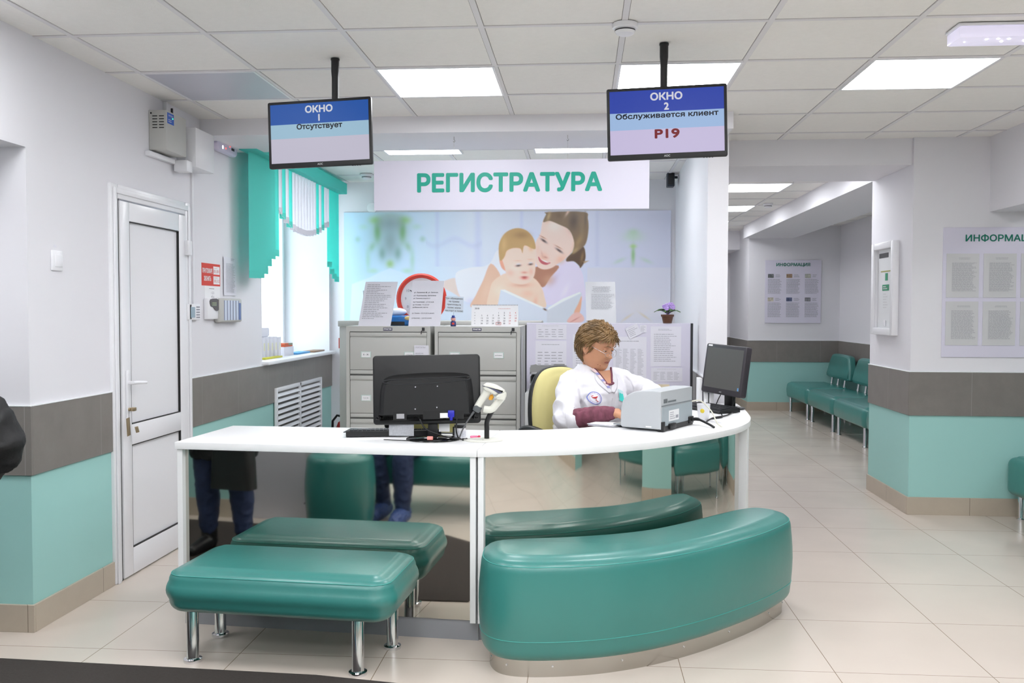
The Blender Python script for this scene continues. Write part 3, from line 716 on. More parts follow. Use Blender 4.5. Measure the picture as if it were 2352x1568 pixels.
while y < 8.26:
    z = botz(y); m_ = M_bw if is_white(y) else M_bt; a = math.radians(12); dx, dy = .0445 * math.sin(a), .0445 * math.cos(a)
    bm = nbm(); yy = y - 7.1
    box(bm, -.0445, .0445, -.0006, .0006, z - 1.6, .93, M=Matrix.Translation((0, yy, 0)) @ Matrix.Rotation(math.radians(78), 4, 'Z'))
    box(bm, -.0445, .0445, -.0022, .0022, z - 1.6 - .004, z - 1.6 + .045, r=.001, seg=1, M=Matrix.Translation((0, yy, 0)) @ Matrix.Rotation(math.radians(78), 4, 'Z'))
    obj('vane', bm, m_, bl, 0)
    y += .0795
bm = nbm()
pts = [(0.01, y_ - 7.1, botz(y_) - 1.6 + .012 - .012 * abs(math.sin((y_ - 6.09) / .0795 * PI))) for y_ in [6.6 + k * .02 for k in range(66)]]
tube(bm, pts, .0012, 5); obj('bead_chain', bm, M_ppo, bl)

# radiator grille
t = thing('radiator_grille', 'white louvred radiator grille below the registry window', 'grille', (XW, 7.43, .06))
Y0, Y1, Z1 = -.605, .62, .745
bm = nbm()
for q in ((Y0 + .0301, Y1 - .0301, Z1 - .03, Z1), (Y0 + .0301, Y1 - .0301, 0, .03), (Y0, Y0 + .03, 0, Z1), (Y1 - .03, Y1, 0, Z1), (-.02, .01, 0, Z1)): box(bm, .008, .03, *q, r=.003)
obj('frame', bm, M_upvc, t)
for a, b in ((Y0 + .03, -.02), (.01, Y1 - .03)):
    bm = nbm()
    for k in range(15):
        z = .055 + k * .045; box(bm, -.014, .014, a, b, -.002, .002, M=Matrix.Translation((.02, 0, z)) @ Matrix.Rotation(math.radians(52), 4, 'Y'))
    obj('louvres', bm, M_upvc, t, 0)
bm = nbm(); box(bm, .001, .004, Y0 + .02, Y1 - .02, .02, Z1 - .02); obj('back', bm, mat('grille_shadow', (120, 118, 116), .8), t, 0)

# things on the window sill
def sbox(name, label, cat, loc, s, m_, rz=0, r=.003, group=None):
    t = thing(name, label, cat, loc, rz, group)
    return t
SZ = 1.03
for i in range(7):
    t = thing('card_box', 'white cardboard record box standing in the row on the window sill', 'box', (-2.62 + .012 * i, 6.90 + i * .058, SZ), 0, 'white record boxes on the window sill')
    bm = nbm(); box(bm, -.06, .06, -.026, .026, 0, .165 + (.004 if i % 2 else 0), r=.002); obj('box_body', bm, M_ppo, t)
    bm = nbm(); box(bm, .06, .0606, -.014, .014, .06, .12); obj('paper_label', bm, mat('cream_label', (226, 224, 200), .7), t, 0)
bm = nbm(); prism(bm, [(-.07, -.11), (.06, -.10), (.07, .12), (-.06, .10)], 0, .075, r=.01); o = obj('document_bundle', bm, M_ppo); o.location = (-2.62, 7.05, SZ + .17); tag(o, 'pale bundle of papers lying on the record boxes', 'papers')
t = thing('card_box', 'low white box with an orange-striped booklet on it, on the window sill', 'box', (-2.56, 7.48, SZ)); bm = nbm(); box(bm, -.07, .07, -.12, .13, 0, .075, r=.003); obj('box_body', bm, M_ppo, t)
t = thing('booklet', 'striped booklet with an orange spine lying on the low box', 'booklet', (-2.56, 7.47, SZ + .076)); bm = nbm(); box(bm, -.06, .07, -.10, .11, 0, .010); box(bm, -.06, .07, -.10, .0, .012, .03); obj('cover', bm, mat('orange_cover', (206, 96, 60), .5), t, 0)
bm = nbm(); box(bm, -.055, .0705, .0, .11, .011, .028); obj('pages', bm, mat('olive_pages', (150, 150, 130), .6), t, 0)
for lab, y_, x_, c_, w_, l_ in (('yellow pencil case on the window sill', 6.98, -2.46, (200, 196, 60), .03, .2), ('blue folder lying on the window sill', 7.80, -2.50, (84, 160, 214), .07, .18), ('brown-edged notebook at the far end of the window sill', 8.17, -2.47, (150, 120, 96), .07, .17)):
    bm = nbm(); box(bm, x_ - w_, x_ + w_ * .6, y_ - l_, y_ + l_, SZ, SZ + .014, r=.003); tag(obj(lab.split()[-5] if False else {'y': 'pencil_case', 'b': 'folder'}[lab[0]] if not lab.startswith('brown') else 'notebook', bm, mat('c%d%d' % (c_[0], c_[1]), c_, .5)), lab, {'y': 'case', 'b': 'folder'}[lab[0]] if not lab.startswith('brown') else 'notebook')

# ------------------------------------------------------------------ filing cabinets
def cabinet(label, x, labels):
    t = thing('filing_cabinet', label, 'filing cabinet', (x, 6.2, 0), 0, 'grey four-drawer filing cabinets')
    W, D, H = .598, .62, 1.305
    bm = nbm(); box(bm, -W / 2, W / 2, .02, D, 0, H, r=.003)
    box(bm, -W / 2, -W / 2 + .024, 0, .02, 0, H); box(bm, W / 2 - .024, W / 2, 0, .02, 0, H); box(bm, -W / 2 + .024, W / 2 - .024, 0, .02, H - .038, H)
    obj('body', bm, M_cabg, t, 0)
    bm = nbm(); box(bm, -W / 2 + .024, W / 2 - .024, .012, .019, .02, H - .038); obj('drawer_recess', bm, mat('recess_grey', (96, 96, 94), .6), t, 0)
    for k in range(4):
        z1 = 1.262 - k * .3055; z0 = z1 - .293
        bm = nbm(); a, b = -W / 2 + .027, W / 2 - .027
        box(bm, a, b, .002, .016, z1 - .028, z1, r=.002)                     # finger ledge
        box(bm, a, b, .002, .016, z0 + .030, z1 - .040, r=.002); box(bm, a, b, .010, .016, z1 - .045, z1 - .02)
        box(bm, a, b, .004, .016, z0 + .0, z0 + .027, r=.002)
        dr = obj('drawer', bm, M_cabg, t)
        for sx, tx in ((-.158, labels[k][0]), (.150, labels[k][1])):
            bm = nbm(); box(bm, sx - .036, sx + .036, -.002, .003, z0 + .115, z0 + .158, r=.001); lb = obj('label_holder', bm, mat('mint_holder', (196, 214, 208), .3), dr, 0)
            bm = nbm(); box(bm, sx - .030, sx + .030, -.0026, -.0018, z0 + .119, z0 + .153); obj('card', bm, M_paper, lb, 0)
            bm = nbm(); text_bm(bm, tx, .016 if len(tx) < 7 else .010, face_mat((sx, -.0034, z0 + .136), (1, 0, 0), (0, -1, 0)), bold=.01); obj('print', bm, M_inkd, lb, 0)
    bm = nbm(); box(bm, -.034, .030, -.001, .001, H - .031, H - .010); pl = obj('name_plate', bm, mat('navy_plate', (60, 60, 90), .4), t, 0)
    bm = nbm(); text_bm(bm, 'ПРАКТИК', .015, face_mat((-.002, -.0018, H - .0205), (1, 0, 0), (0, -1, 0)), bold=.03, width=.055); obj('print', bm, M_paper, pl, 0)
    bm = nbm(); cyl(bm, (.248, .0, H - .021), (.248, -.012, H - .021), .008); obj('lock', bm, M_chrome, t)
    bm = nbm(); box(bm, .242, .262, -.016, -.011, H - .031, H - .008, r=.002); cyl(bm, (.24, -.014, H - .03), (.236, -.013, H - .055), .003, n=8); obj('key', bm, M_dark, t)
    return t
cabinet('grey filing cabinet on the left, left of the pair behind the black monitor', -1.352, (('А - Ж', 'ул.Каштак'), ('К, Л, М', 'ул.Вокзал'), ('Н П Р С', 'пр.Строит'), ('Т - Я', 'Сады')))
cabinet('grey filing cabinet on the right, nearer to the yellow chair', -.7235, (('А -', 'ул.Коминт'), ('Б - К', 'ул.Весенняя'), ('Л - П', 'ул.Крылова'), ('Р - Я', 'ул.Конева')))
# sticky note on the left cabinet
t = thing('paper_note', 'white paper note stuck on the top drawer of the left filing cabinet', 'note', (-1.113, 6.196, 1.118))
bm = nbm(); rings(bm, [[(-.052 + .104 * k / 6, -.004 - (.010 * (k / 6) ** 3 if z > .03 else .002), z) for k in range(7)] for z in (-.08, 0, .055)], 0, False, False, False); obj('sheet', bm, M_ppo, t, 60)
bm = nbm(); text_bm(bm, 'ПОРТАЛЬНО', .014, face_mat((0, -.0085, .040), (1, 0, 0), (0, -1, 0)), width=.085)
fine_print(bm, .085, .05, face_mat((0, -.008, -.02), (1, 0, 0), (0, -1, 0)), 4, 8); obj('print', bm, M_ink, t, 0)
# shelf rail behind the cabinets
t = thing('low_cupboard', 'long grey metal cupboard standing behind the two filing cabinets', 'cupboard', (-1.02, 6.84, 0))
bm = nbm(); box(bm, -.855, .70, 0, .44, 0, 1.29, r=.004); obj('body', bm, M_cabg, t)
bm = nbm(); box(bm, -.865, .71, -.01, .45, 1.29, 1.335, r=.004); obj('top', bm, M_cabg, t)
# papers taped to the right side of the cabinet
t = thing('paper_note', 'curling white strip of paper taped to the side of the right filing cabinet', 'note', (-.419, 6.22, 1.1))
bm = nbm(); rings(bm, [[(.003 + .02 * abs(z) * 2, .0 + .05 * k / 3, z) for k in range(4)] for z in (-.16, -.1, 0, .14)], 0, False, False, False); obj('sheet', bm, M_ppo, t, 60)

# ------------------------------------------------------------------ on top of the cabinets
CT = 1.305
def slant(name, label, cat, loc, w, h, tilt, rows, seed, shear=0, m_=None, head=None, rz=0, back=True):
    t = thing(name, label, cat, loc, rz)
    c, s = math.cos(tilt), math.sin(tilt)
    def P(x, u, off=0): return (x + shear * u, u * s - off * c, u * c + off * s * 0)
    bm = nbm(); a = [P(-w / 2, 0), P(w / 2, 0), P(w / 2, h), P(-w / 2, h)]; b = [(p[0], p[1] + .003, p[2]) for p in a]
    rings(bm, [a, b]); obj('panel', bm, m_ or M_ppo, t, 0)
    M = Matrix(((1, shear, 0, 0), (0, s, -1, -.002), (0, c, 0, 0), (0, 0, 0, 1)))
    M = M @ Matrix.Translation((0, h / 2, 0))
    bm = nbm(); fine_print(bm, w * .84, h * .80, M @ Matrix.Translation((0, h * .05, 0)), rows, seed, lo=.35); obj('print', bm, M_ink, t, 0)
    if head:
        bm = nbm()
        for (tx, sz, yy) in head: text_bm(bm, tx, sz, M @ Matrix.Translation((-w * .42, yy, .001)) @ Matrix.Shear('XY', 4, (0, 0)), align='LEFT', bold=.012)
        plab(obj('lettering', bm, M_inkd, t, 0), 'bold printed lines')
    if back:
        bm = nbm(); rings(bm, [[(-w * .4, .0 + h * s, h * .8 * c), (w * .4, h * s, h * .8 * c), (w * .4, h * s + .002, h * .8 * c), (-w * .4, h * s + .002, h * .8 * c)], [(-w * .4, h * s + .07, .0), (w * .4, h * s + .07, 0), (w * .4, h * s + .072, 0), (-w * .4, h * s + .072, 0)]]); obj('stand', bm, mat('clear_acrylic', (210, 220, 226), .1), t, 0)
    return t
slant('sign_holder', 'leaning white printed sheet at the left on the filing cabinets', 'notice', (-1.462, 6.25, CT), .232, .318, .15, 20, 21, shear=.14)
slant('sign_holder', 'white printed street list in a stand, in front of the red clock', 'notice', (-1.105, 6.25, CT), .226, .325, .15, 0, 22, shear=.07,
      head=(('ул. Калинина 68, ул. Зеленая,', .0125, .078), ('ул. Королькова, Шатилина', .0125, .056), ('ул. Пушкина 2,4,6,8,10,12', .0105, .036), ('пр.Строителей - 2,7,14,16,26', .0115, .010), ('ул. Конева - 7,1,2,3,4,5', .0115, -.010), ('ул.Весенняя (частн)', .0115, -.028), ('ул. Конева - 9,12,14,15,76 (нечет)', .0105, -.070), ('ул.Крылова - 1,4,5,7,8 (нечет)', .0105, -.105)))
# clock
t = thing('wall_clock', 'round red-rimmed clock standing behind the printed sheets', 'clock', (-1.178, 6.57, CT + .01), 0)
R = .187
b2 = nbm(); lathe(b2, [(R - .028, .0), (R - .006, .0), (R, .010), (R, .026), (R - .012, .036), (R - .030, .036), (R - .034, .018)], 48, cap0=True, cap1=False); bmesh.ops.transform(b2, matrix=face_mat((0, 0, R), (1, 0, 0), (0, -1, 0)), verts=b2.verts); obj('rim', b2, M_red, t)
b2 = nbm(); lathe(b2, [(R - .034, .0), (R - .034, .018)], 48); bmesh.ops.transform(b2, matrix=face_mat((0, 0, R), (1, 0, 0), (0, -1, 0)), verts=b2.verts); obj('dial', b2, M_paper, t)
FMc = face_mat((0, -.019, R), (1, 0, 0), (0, -1, 0))
bm = nbm()
for k in range(1, 13):
    a = PI / 2 - k * PI / 6; text_bm(bm, str(k), .028, FMc @ Matrix.Translation((.118 * math.cos(a), .118 * math.sin(a), 0)))
obj('numerals', bm, M_ink, t, 0)
bm = nbm(); text_bm(bm, 'ФЕРРУМ', .026, FMc @ Matrix.Translation((0, -.05, 0)), bold=.02); obj('lettering', bm, M_redp, t, 0)
bm = nbm()
for a, L, w_ in ((math.radians(143), .105, .003), (math.radians(100), .07, .004)):
    box(bm, 0, L, -w_, w_, .001, .003, M=FMc @ Matrix.Rotation(a, 4, 'Z'))
obj('clock_hands', bm, M_inkd, t, 0)
# blue tissue box / crumpled bag behind sheets
t = thing('snack_bag', 'blue printed bag lying in front of the clock', 'bag', (-1.29, 6.43, CT))
bm = nbm(); box(bm, -.10, .12, -.05, .05, 0, .075, r=.018, seg=3); obj('bag_body', bm, mat('blue_wrap', (40, 110, 180), .3, bump=.3, bscale=30), t)
bm = nbm(); box(bm, -.08, .02, -.054, -.049, .005, .03); obj('dark_label', bm, M_black, t, 0)
bm = nbm(); ball(bm, (.05, -.045, .055), (.035, .012, .016), 12); obj('yellow_motif', bm, mat('yellow_print', (222, 196, 130), .5), t)
bm = nbm(); ball(bm, (-1.34, 6.46, CT + .10), (.07, .05, .03), 14); o = obj('plastic_bag', bm, mat('pale_bag', (220, 224, 236), .3, bump=.5, bscale=25)); tag(o, 'pale crumpled plastic bag on top of the blue bag', 'bag')
# speech note (stuck in the air on figurine clip)
t = thing('memo_clip', 'small figurine in a blue hat holding up a printed note', 'figurine', (-.898, 6.25, CT))
bm = nbm(); lathe(bm, [(.016, 0), (.020, .004), (.019, .030), (.013, .038)], 20); obj('body', bm, mat('navy_figure', (50, 56, 110), .4), t)
bm = nbm(); ball(bm, (0, 0, .050), (.017, .016, .015), 14); obj('head', bm, mat('pink_face', (236, 170, 160), .5), t)
bm = nbm(); lathe(bm, [(.017, .060), (.017, .063), (.011, .064), (.010, .076), (.0, .077)], 18); obj('hat', bm, mat('blue_hat', (48, 66, 150), .4), t)
bm = nbm(); box(bm, -.008, .010, -.021, -.014, .012, .026, r=.003); obj('scarf', bm, M_red, t)
bm = nbm(); tube(bm, [(0, 0, .075), (.002, 0, .10), (.003, -.002, .13)], .001, 6); obj('wire', bm, M_chrome, t)
bm = nbm(); box(bm, -.065, .063, -.0005, .0005, 0, .112, M=Matrix.Translation((.006, -.003, .098)) @ Matrix.Rotation(math.radians(3), 4, 'Y')); nt_ = obj('note', bm, mat('blue_white_note', (216, 226, 238), .7), t, 0)
bm = nbm()
for k, s_ in enumerate(('При обращении', 'на прием', 'приготовьте', 'полис и/или', 'паспорт и полис')): text_bm(bm, s_, .0165, face_mat((.006, -.0045, .195 - k * .0215), (1, 0, -.05), (0, -1, 0)) @ Matrix.Shear('XZ', 4, (0, 0)), bold=.01)
obj('print', bm, M_inkd, nt_, 0)
# calendar
t = thing('desk_calendar', 'white desk calendar with a red date marker on the right cabinet', 'calendar', (-.608, 6.25, CT))
W, H, T = .328, .150, .22
bm = nbm(); rings(bm, [[(-W / 2, 0, 0), (W / 2, 0, 0), (W / 2, H * T, H), (-W / 2, H * T, H)], [(-W / 2, .07, 0), (W / 2, .07, 0), (W / 2, H * T + .003, H), (-W / 2, H * T + .003, H)]]); obj('pages', bm, M_paper, t, 0)
Mc = Matrix(((1, 0, 0, 0), (0, T, -1, -.0015), (0, 1, 0, 0), (0, 0, 0, 1)))
bk = nbm(); rd = nbm()
text_bm(bk, '2018', .016, Mc @ Matrix.Translation((-.125, .125, 0)), bold=.01); fine_print(rd, .13, .006, Mc @ Matrix.Translation((.09, .125, 0)), 1, 4)
for r_ in range(5):
    for c_ in range(7):
        n_ = r_ * 7 + c_ - 2
        x_ = -.09 + c_ * .0395; y_ = .095 - r_ * .0185
        if 1 <= n_ <= 31: text_bm(rd if c_ >= 5 else bk, str(n_), .0145, Mc @ Matrix.Translation((x_, y_, 0)), bold=.008)
        if n_ == 29:
            for q in ((-.018, .018, .0075, .009), (-.018, .018, -.009, -.0075), (-.018, -.0165, -.009, .009), (.0165, .018, -.009, .009)): box(rd, x_ + q[0], x_ + q[1], y_ + q[2], y_ + q[3], 0, .003, M=Mc)
    text_bm(bk, str(9 + r_), .010, Mc @ Matrix.Translation((-.14, .095 - r_ * .0185, 0)))
obj('black_print', bk, M_inkd, t, 0); obj('red_print', rd, M_redp, t, 0)
bm = nbm()
for k in range(30): box(bm, -W / 2 + .008 + k * .0108, -W / 2 + .012 + k * .0108, H * T - .004, H * T + .006, H - .004, H + .004)
obj('spiral', bm, M_ink, t, 0)

# ------------------------------------------------------------------ notice partition behind the yellow chair
t = thing('notice_partition', 'pale lilac partition board covered with taped documents behind the yellow chair', 'partition', (.18, 6.30, 0))
bm = nbm(); box(bm, -.565, .575, 0, .035, .02, 1.33, r=.002); obj('board', bm, M_lilac, t, 0)
bm = nbm(); box(bm, -.574, -.565, -.002, .04, 0, 1.315); box(bm, .575, .592, -.002, .04, 0, 1.33); obj('edge_strip', bm, M_dark, t, 0)
g = 'documents taped to the lilac partition'
def doc(label, x0, x1, z0, z1, rows, seed, m_=None, y=6.298, grid=False, rot=0, name='document', grp=g, inkm=None, lo=.6):
    t = thing(name, label, 'document', ((x0 + x1) / 2, y, (z0 + z1) / 2), 0, grp); w, h = x1 - x0, z1 - z0; Mr = Matrix.Rotation(rot, 4, 'Y')
    bm = nbm(); box(bm, -w / 2, w / 2, -.001, .001, -h / 2, h / 2, M=Mr); obj('sheet', bm, m_ or M_ppo, t, 0)
    bm = nbm(); F = Mr @ face_mat((0, -.002, 0), (1, 0, 0), (0, -1, 0))
    if grid:
        for k in range(4): fine_print(bm, w * .19, h * .62, F @ Matrix.Translation((-w * .33 + k * w * .22, -h * .08, 0)), rows, seed + k, lo=.5, lh=.3)
        fine_print(bm, w * .6, h * .04, F @ Matrix.Translation((0, h * .40, 0)), 1, seed, lo=.9)
    else:
        fine_print(bm, w * .78, h * .72, F @ Matrix.Translation((0, -h * .03, 0)), rows, seed, lo=lo, lh=.3); fine_print(bm, w * .5, h * .05, F @ Matrix.Translation((0, h * .42, 0)), 2, seed + 9, lo=.7)
    obj('print', bm, inkm or M_ink, t, 0); return t
doc('signed timetable sheet at the top left of the lilac partition', -.318, -.105, 1.215, 1.320, 4, 31, grid=True)
doc('table sheet below the signed timetable on the lilac partition', -.322, -.105, .94, 1.205, 8, 35, grid=True)
doc('narrow form behind the head of the seated woman', -.06, .14, .98, 1.25, 12, 39)
doc('long form sheet right of the seated woman on the lilac partition', .222, .452, .935, 1.235, 22, 40, grid=True)
doc('small tilted stamped slip above the long form sheet', .315, .405, 1.235, 1.315, 5, 44, rot=-.45, y=6.293)
doc('small typed slip at the top edge of the lilac partition', .405, .452, 1.265, 1.318, 4, 46, y=6.2955)
doc('bulleted document at the right of the lilac partition', .480, .690, 1.03, 1.308, 15, 48)
doc('short three-column list at the bottom right of the lilac partition', .485, .700, .925, 1.02, 7, 52, grid=True)
doc('cream paper slip low on the lilac partition', .465, .612, .85, .905, 3, 55, m_=mat('cream_slip', (236, 222, 190), .6), grp=None)
# acrylic sheet stand on the partition
t = slant('sign_holder', 'clear acrylic stand with a typed sheet above the seated woman', 'notice', (.138, 6.305, 1.331), .208, .288, .06, 0, 60, shear=-.03, back=False, m_=mat('glossy_sheet', (222, 224, 230), .12))
bm = nbm(); Fm = face_mat((-.0, -.001, 0), (1, 0, 0), (0, -1, 0)); fine_print(bm, .15, .045, Fm @ Matrix.Translation((0, .235, 0)), 5, 61, lo=.7, align='C'); fine_print(bm, .16, .11, Fm @ Matrix.Translation((.01, .150, 0)), 14, 62, lo=.75); obj('print', bm, M_ink, t, 0)
# potted violet
t = thing('potted_violet', 'small violet with lilac flowers in a brown pot on the partition', 'plant', (.597, 6.318, 1.331))
bm = nbm(); lathe(bm, [(.030, 0), (.040, .045), (.045, .046), (.046, .060), (.041, .060), (.038, .050)], 24, cap1=True); obj('pot', bm, mat('brown_pot', (92, 56, 38), .5), t)
rnd = random.Random(5)
M_leaf = mat('leaf_green', (74, 112, 60), .5); M_vio = mat('violet_petal', (190, 160, 226), .6)
for k in range(9):
    a = k * 2 * PI / 9 + .2; bm = nbm(); L = .075 if abs(math.cos(a)) > .6 else .055
    pts = [(math.cos(a) * L * s * 1.25, math.sin(a) * L * s * .7, .062 + .028 * math.sin(s * 2.6) + (.008 if k % 2 else 0)) for s in (0, .25, .5, .75, 1)]
    ws = [.004, .014, .019, .014, .002]; u = Vector((-math.sin(a), math.cos(a), .15))
    rings(bm, [[tuple(Vector(p) - u * w_), tuple(Vector(p) + Vector((0, 0, .003))), tuple(Vector(p) + u * w_), tuple(Vector(p) - Vector((0, 0, .002)))] for p, w_ in zip(pts, ws)]); obj('leaf', bm, M_leaf, t, 60)
for k in range(16):
    c0 = Vector((rnd.gauss(.0, .022) + (.02 if k % 3 == 0 else -.008), rnd.gauss(-.005, .014), .108 + rnd.uniform(-.012, .026)))
    bm = nbm(); tube(bm, [(c0.x * .3, c0.y * .3, .06), tuple(c0 * .8 + Vector((0, 0, .01))), tuple(c0)], .0012, 5)
    for q in range(5):
        a = q * 2 * PI / 5 + k; ball(bm, tuple(c0 + Vector((math.cos(a) * .008, -.003, math.sin(a) * .008))), (.0075, .003, .0065), 8)
    obj('flower', bm, M_vio, t, 60)

# grey letter trays
t = thing('letter_tray', 'stack of grey plastic letter trays beside the yellow chair', 'letter tray', (-.27, 6.05, .875))
# (tray stack stands on its own low cabinet)
for k in range(3):
    bm = nbm(); z = .0 + k * .06
    box(bm, -.07, .17, -.12, .15, z, z + .004); box(bm, -.07, -.065, -.12, .15, z, z + .045); box(bm, .165, .17, -.12, .15, z, z + .045); box(bm, -.07, .17, .145, .15, z, z + .045)
    obj('tray', bm, mat('grey_tray', (140, 140, 140), .4), t, 0)
bm = nbm(); prof = [(-.07, .0), (-.065, .045), (-.03, .052), (.01, .03), (.05, .03), (.1, .055), (.16, .055), (.17, .0)]
rings(bm, [[(x, y_, .135 + z) for x, z in prof] for y_ in (-.125, -.12)]); obj('tray_back', bm, mat('grey_tray'), t, 0)
t = thing('low_cabinet', 'low grey cabinet carrying the letter trays beside the yellow chair', 'cabinet', (-.24, 6.05, 0)); bm = nbm(); box(bm, -.13, .16, -.16, .20, 0, .873, r=.004); obj('body', bm, M_cabs, t)
bm = nbm(); box(bm, -.11, .14, -.163, -.158, .45, .83); obj('door', bm, M_cabs, t, 0)

# fire extinguisher in the corner
t = thing('fire_extinguisher', 'red fire extinguisher on the floor left of the filing cabinets', 'fire extinguisher', (-2.12, 7.9, 0))
bm = nbm(); lathe(bm, [(.07, 0), (.078, .01), (.078, .36), (.06, .41), (.028, .43), (.022, .45)], 28); obj('cylinder', bm, mat('extinguisher_red', (176, 28, 26), .25), t)
bm = nbm(); box(bm, -.02, .02, -.02, .05, .45, .48, r=.004); box(bm, -.008, .008, -.10, .03, .475, .485, r=.002); obj('valve', bm, M_black, t)
bm = nbm(); tube(bm, [(-.02, 0, .46), (-.07, 0, .47), (-.11, 0, .42), (-.115, 0, .30), (-.10, 0, .15)], .011, 10); obj('hose', bm, M_black, t)
bm = nbm(); lathe(bm, [(.0785, .14), (.0785, .30)], 28, cap0=False, cap1=False); obj('sticker', bm, mat('blue_violet_label', (70, 60, 130), .4), t)
bm = nbm(); box(bm, -.006, .006, -.002, .002, -.04, .04); o = obj('red_tab', bm, M_red, None, 0); o.location = (-1.88, 6.86, 1.16); tag(o, 'small red tab at the left edge of the cupboard', 'tab')

# mural
# (picture built in its own section below)

# black loudspeaker
t = thing('loudspeaker', 'small black loudspeaker high in the right corner of the registry', 'loudspeaker', (.785, 8.10, 2.60))
bm = nbm(); box(bm, -.035, .03, -.05, .06, -.085, .075, r=.008); obj('cabinet', bm, mat('blue_black', (34, 42, 56), .5), t)
bm = nbm(); b2 = nbm(); prism(b2, rrect(.05, .13, .012), 0, .004, r=.001); bmesh.ops.transform(b2, matrix=face_mat((-.002, -.05, -.005), (1, 0, 0), (0, -1, 0)), verts=b2.verts); merge(bm, b2); cyl(bm, (-.002, -.053, 0), (-.002, -.057, 0), .018); obj('grille', bm, M_black, t)
bm = nbm(); box(bm, .02, .06, -.01, .01, -.01, .01); obj('bracket', bm, M_dark, t, 0)
# ring hook on wall
bm = nbm(); lathe(bm, [(.045, 0), (.052, .004), (.050, .012), (.038, .014)], 28); bmesh.ops.transform(bm, matrix=face_mat((-1.99, 8.45, 2.39), (1, 0, 0), (0, -1, 0)), verts=bm.verts); tag(obj('wall_sensor', bm, M_upvc), 'small round white sensor on the wall left of the hanging sign', 'sensor')

# smoke detectors
def detector(label, loc, grp, hang=0):
    t = thing('smoke_detector', label, 'smoke detector', loc, 0, grp)
    bm = nbm(); lathe(bm, [(.052, 0), (.054, -.004), (.052, -.018), (.047, -.022)], 36); obj('base', bm, M_upvc, t)
    bm = nbm(); lathe(bm, [(.038, -.020), (.042, -.024), (.042, -.032), (.036, -.042), (.024, -.047), (0.001, -.048)], 36); obj('sensor_head', bm, M_upvc, t)
    bm = nbm(); lathe(bm, [(.0425, -.026), (.0425, -.0315)], 36, cap0=False, cap1=False); obj('slot_ring', bm, M_dark, t)
    return t
sd = detector('round white smoke detector on the ceiling left of the ОКНО 2 pole', (.175, 3.80, CEIL), 'smoke detectors')
dup(sd, None, (2.07, 10.25, CEIL + .002), 0, 'round white smoke detector on the corridor ceiling'); dup(sd, None, (-1.92, 7.93, 2.63), 0, 'white detector on the registry ceiling beside the blind')
# emergency light, top right
t = thing('emergency_light', 'frosted box-shaped emergency light on the ceiling at the top right corner', 'emergency light', (1.72, 3.97, CEIL))
bm = nbm(); box(bm, -.17, .17, -.09, .055, -.012, 0, r=.004); obj('base', bm, M_upvc, t)
mfr = bpy.data.materials.new('frosted_cover'); mfr.use_nodes = True; b = mfr.node_tree.nodes['Principled BSDF']; b.inputs['Base Color'].default_value = (.80, .78, .90, 1); b.inputs['Transmission Weight'].default_value = .15; b.inputs['Roughness'].default_value = .25; b.inputs['Emission Color'].default_value = (.80, .76, .95, 1); b.inputs['Emission Strength'].default_value = .35
bm = nbm(); box(bm, -.165, .165, -.085, .05, -.060, -.012, r=.006); obj('cover', bm, mfr, t)
M_led = mat('white_led', (255, 255, 255), .4, emit=(255, 250, 255), estr=25)
for x, y_ in ((-.12, -.02), (-.045, -.055), (0, -.06), (.045, -.055), (.03, -.02), (.12, -.02)):
    bm = nbm(); ball(bm, (x, y_, -.061), (.006 if abs(x) < .1 else .003,) * 2 + (.002,), 10); obj('led', bm, M_led, t)

# ------------------------------------------------------------------ boards on the right
def info_board(label, x0, x1, z0, z1, y, cols, rows, tx, tz, tw, pics, grp=None):
    t = thing('information_board', label, 'information board', ((x0 + x1) / 2, y, (z0 + z1) / 2), 0, grp); cx, cz = (x0 + x1) / 2, (z0 + z1) / 2
    bm = nbm(); box(bm, x0 - cx, x1 - cx, -.006, 0, z0 - cz, z1 - cz, r=.001, seg=1); obj('board', bm, M_lilac, t, 0)
    bm = nbm(); text_bm(bm, 'ИНФОРМАЦИЯ', .06, face_mat((tx - cx, -.0075, tz - cz), (1, 0, 0), (0, -1, 0)), bold=.03, width=tw); obj('lettering', bm, M_greend, t, 0)
    return t, cx, cz
t, cx, cz = info_board('large lilac information board with paper pockets on the right wall', 2.484, 3.296, 1.10, 1.994, 6.42 - .001, 3, 2, 2.885, 1.917, .505, False)
sd_ = 70
for i in range(3):
    for j in range(2):
        x0 = 2.507 + i * .2475 - cx; z1 = (1.814 if j == 0 else 1.485) - cz; w_, h_ = .217, .302
        bm = nbm(); box(bm, x0, x0 + w_, -.009, -.0062, z1 - h_, z1); pk = obj('paper_pocket', bm, M_ppn, t, 0)
        bm = nbm(); F = face_mat((x0 + w_ * .55, -.0098, z1 - h_ * .53), (1, 0, 0), (0, -1, 0)); fine_print(bm, w_ * .76, h_ * .66, F, 28 if j == 0 else 24, sd_, lo=.8, lh=.45); fine_print(bm, w_ * .4, h_ * .05, F @ Matrix.Translation((0, h_ * .42, 0)), 2, sd_ + 1, lo=.8, align='C'); obj('print', bm, M_ink, pk, 0); sd_ += 3
t, cx, cz = info_board('smaller information board with six picture articles at the end of the corridor', 2.584, 3.358, 1.244, 2.13, 12.95 - .012, 3, 2, 2.97, 2.064, .462, True)
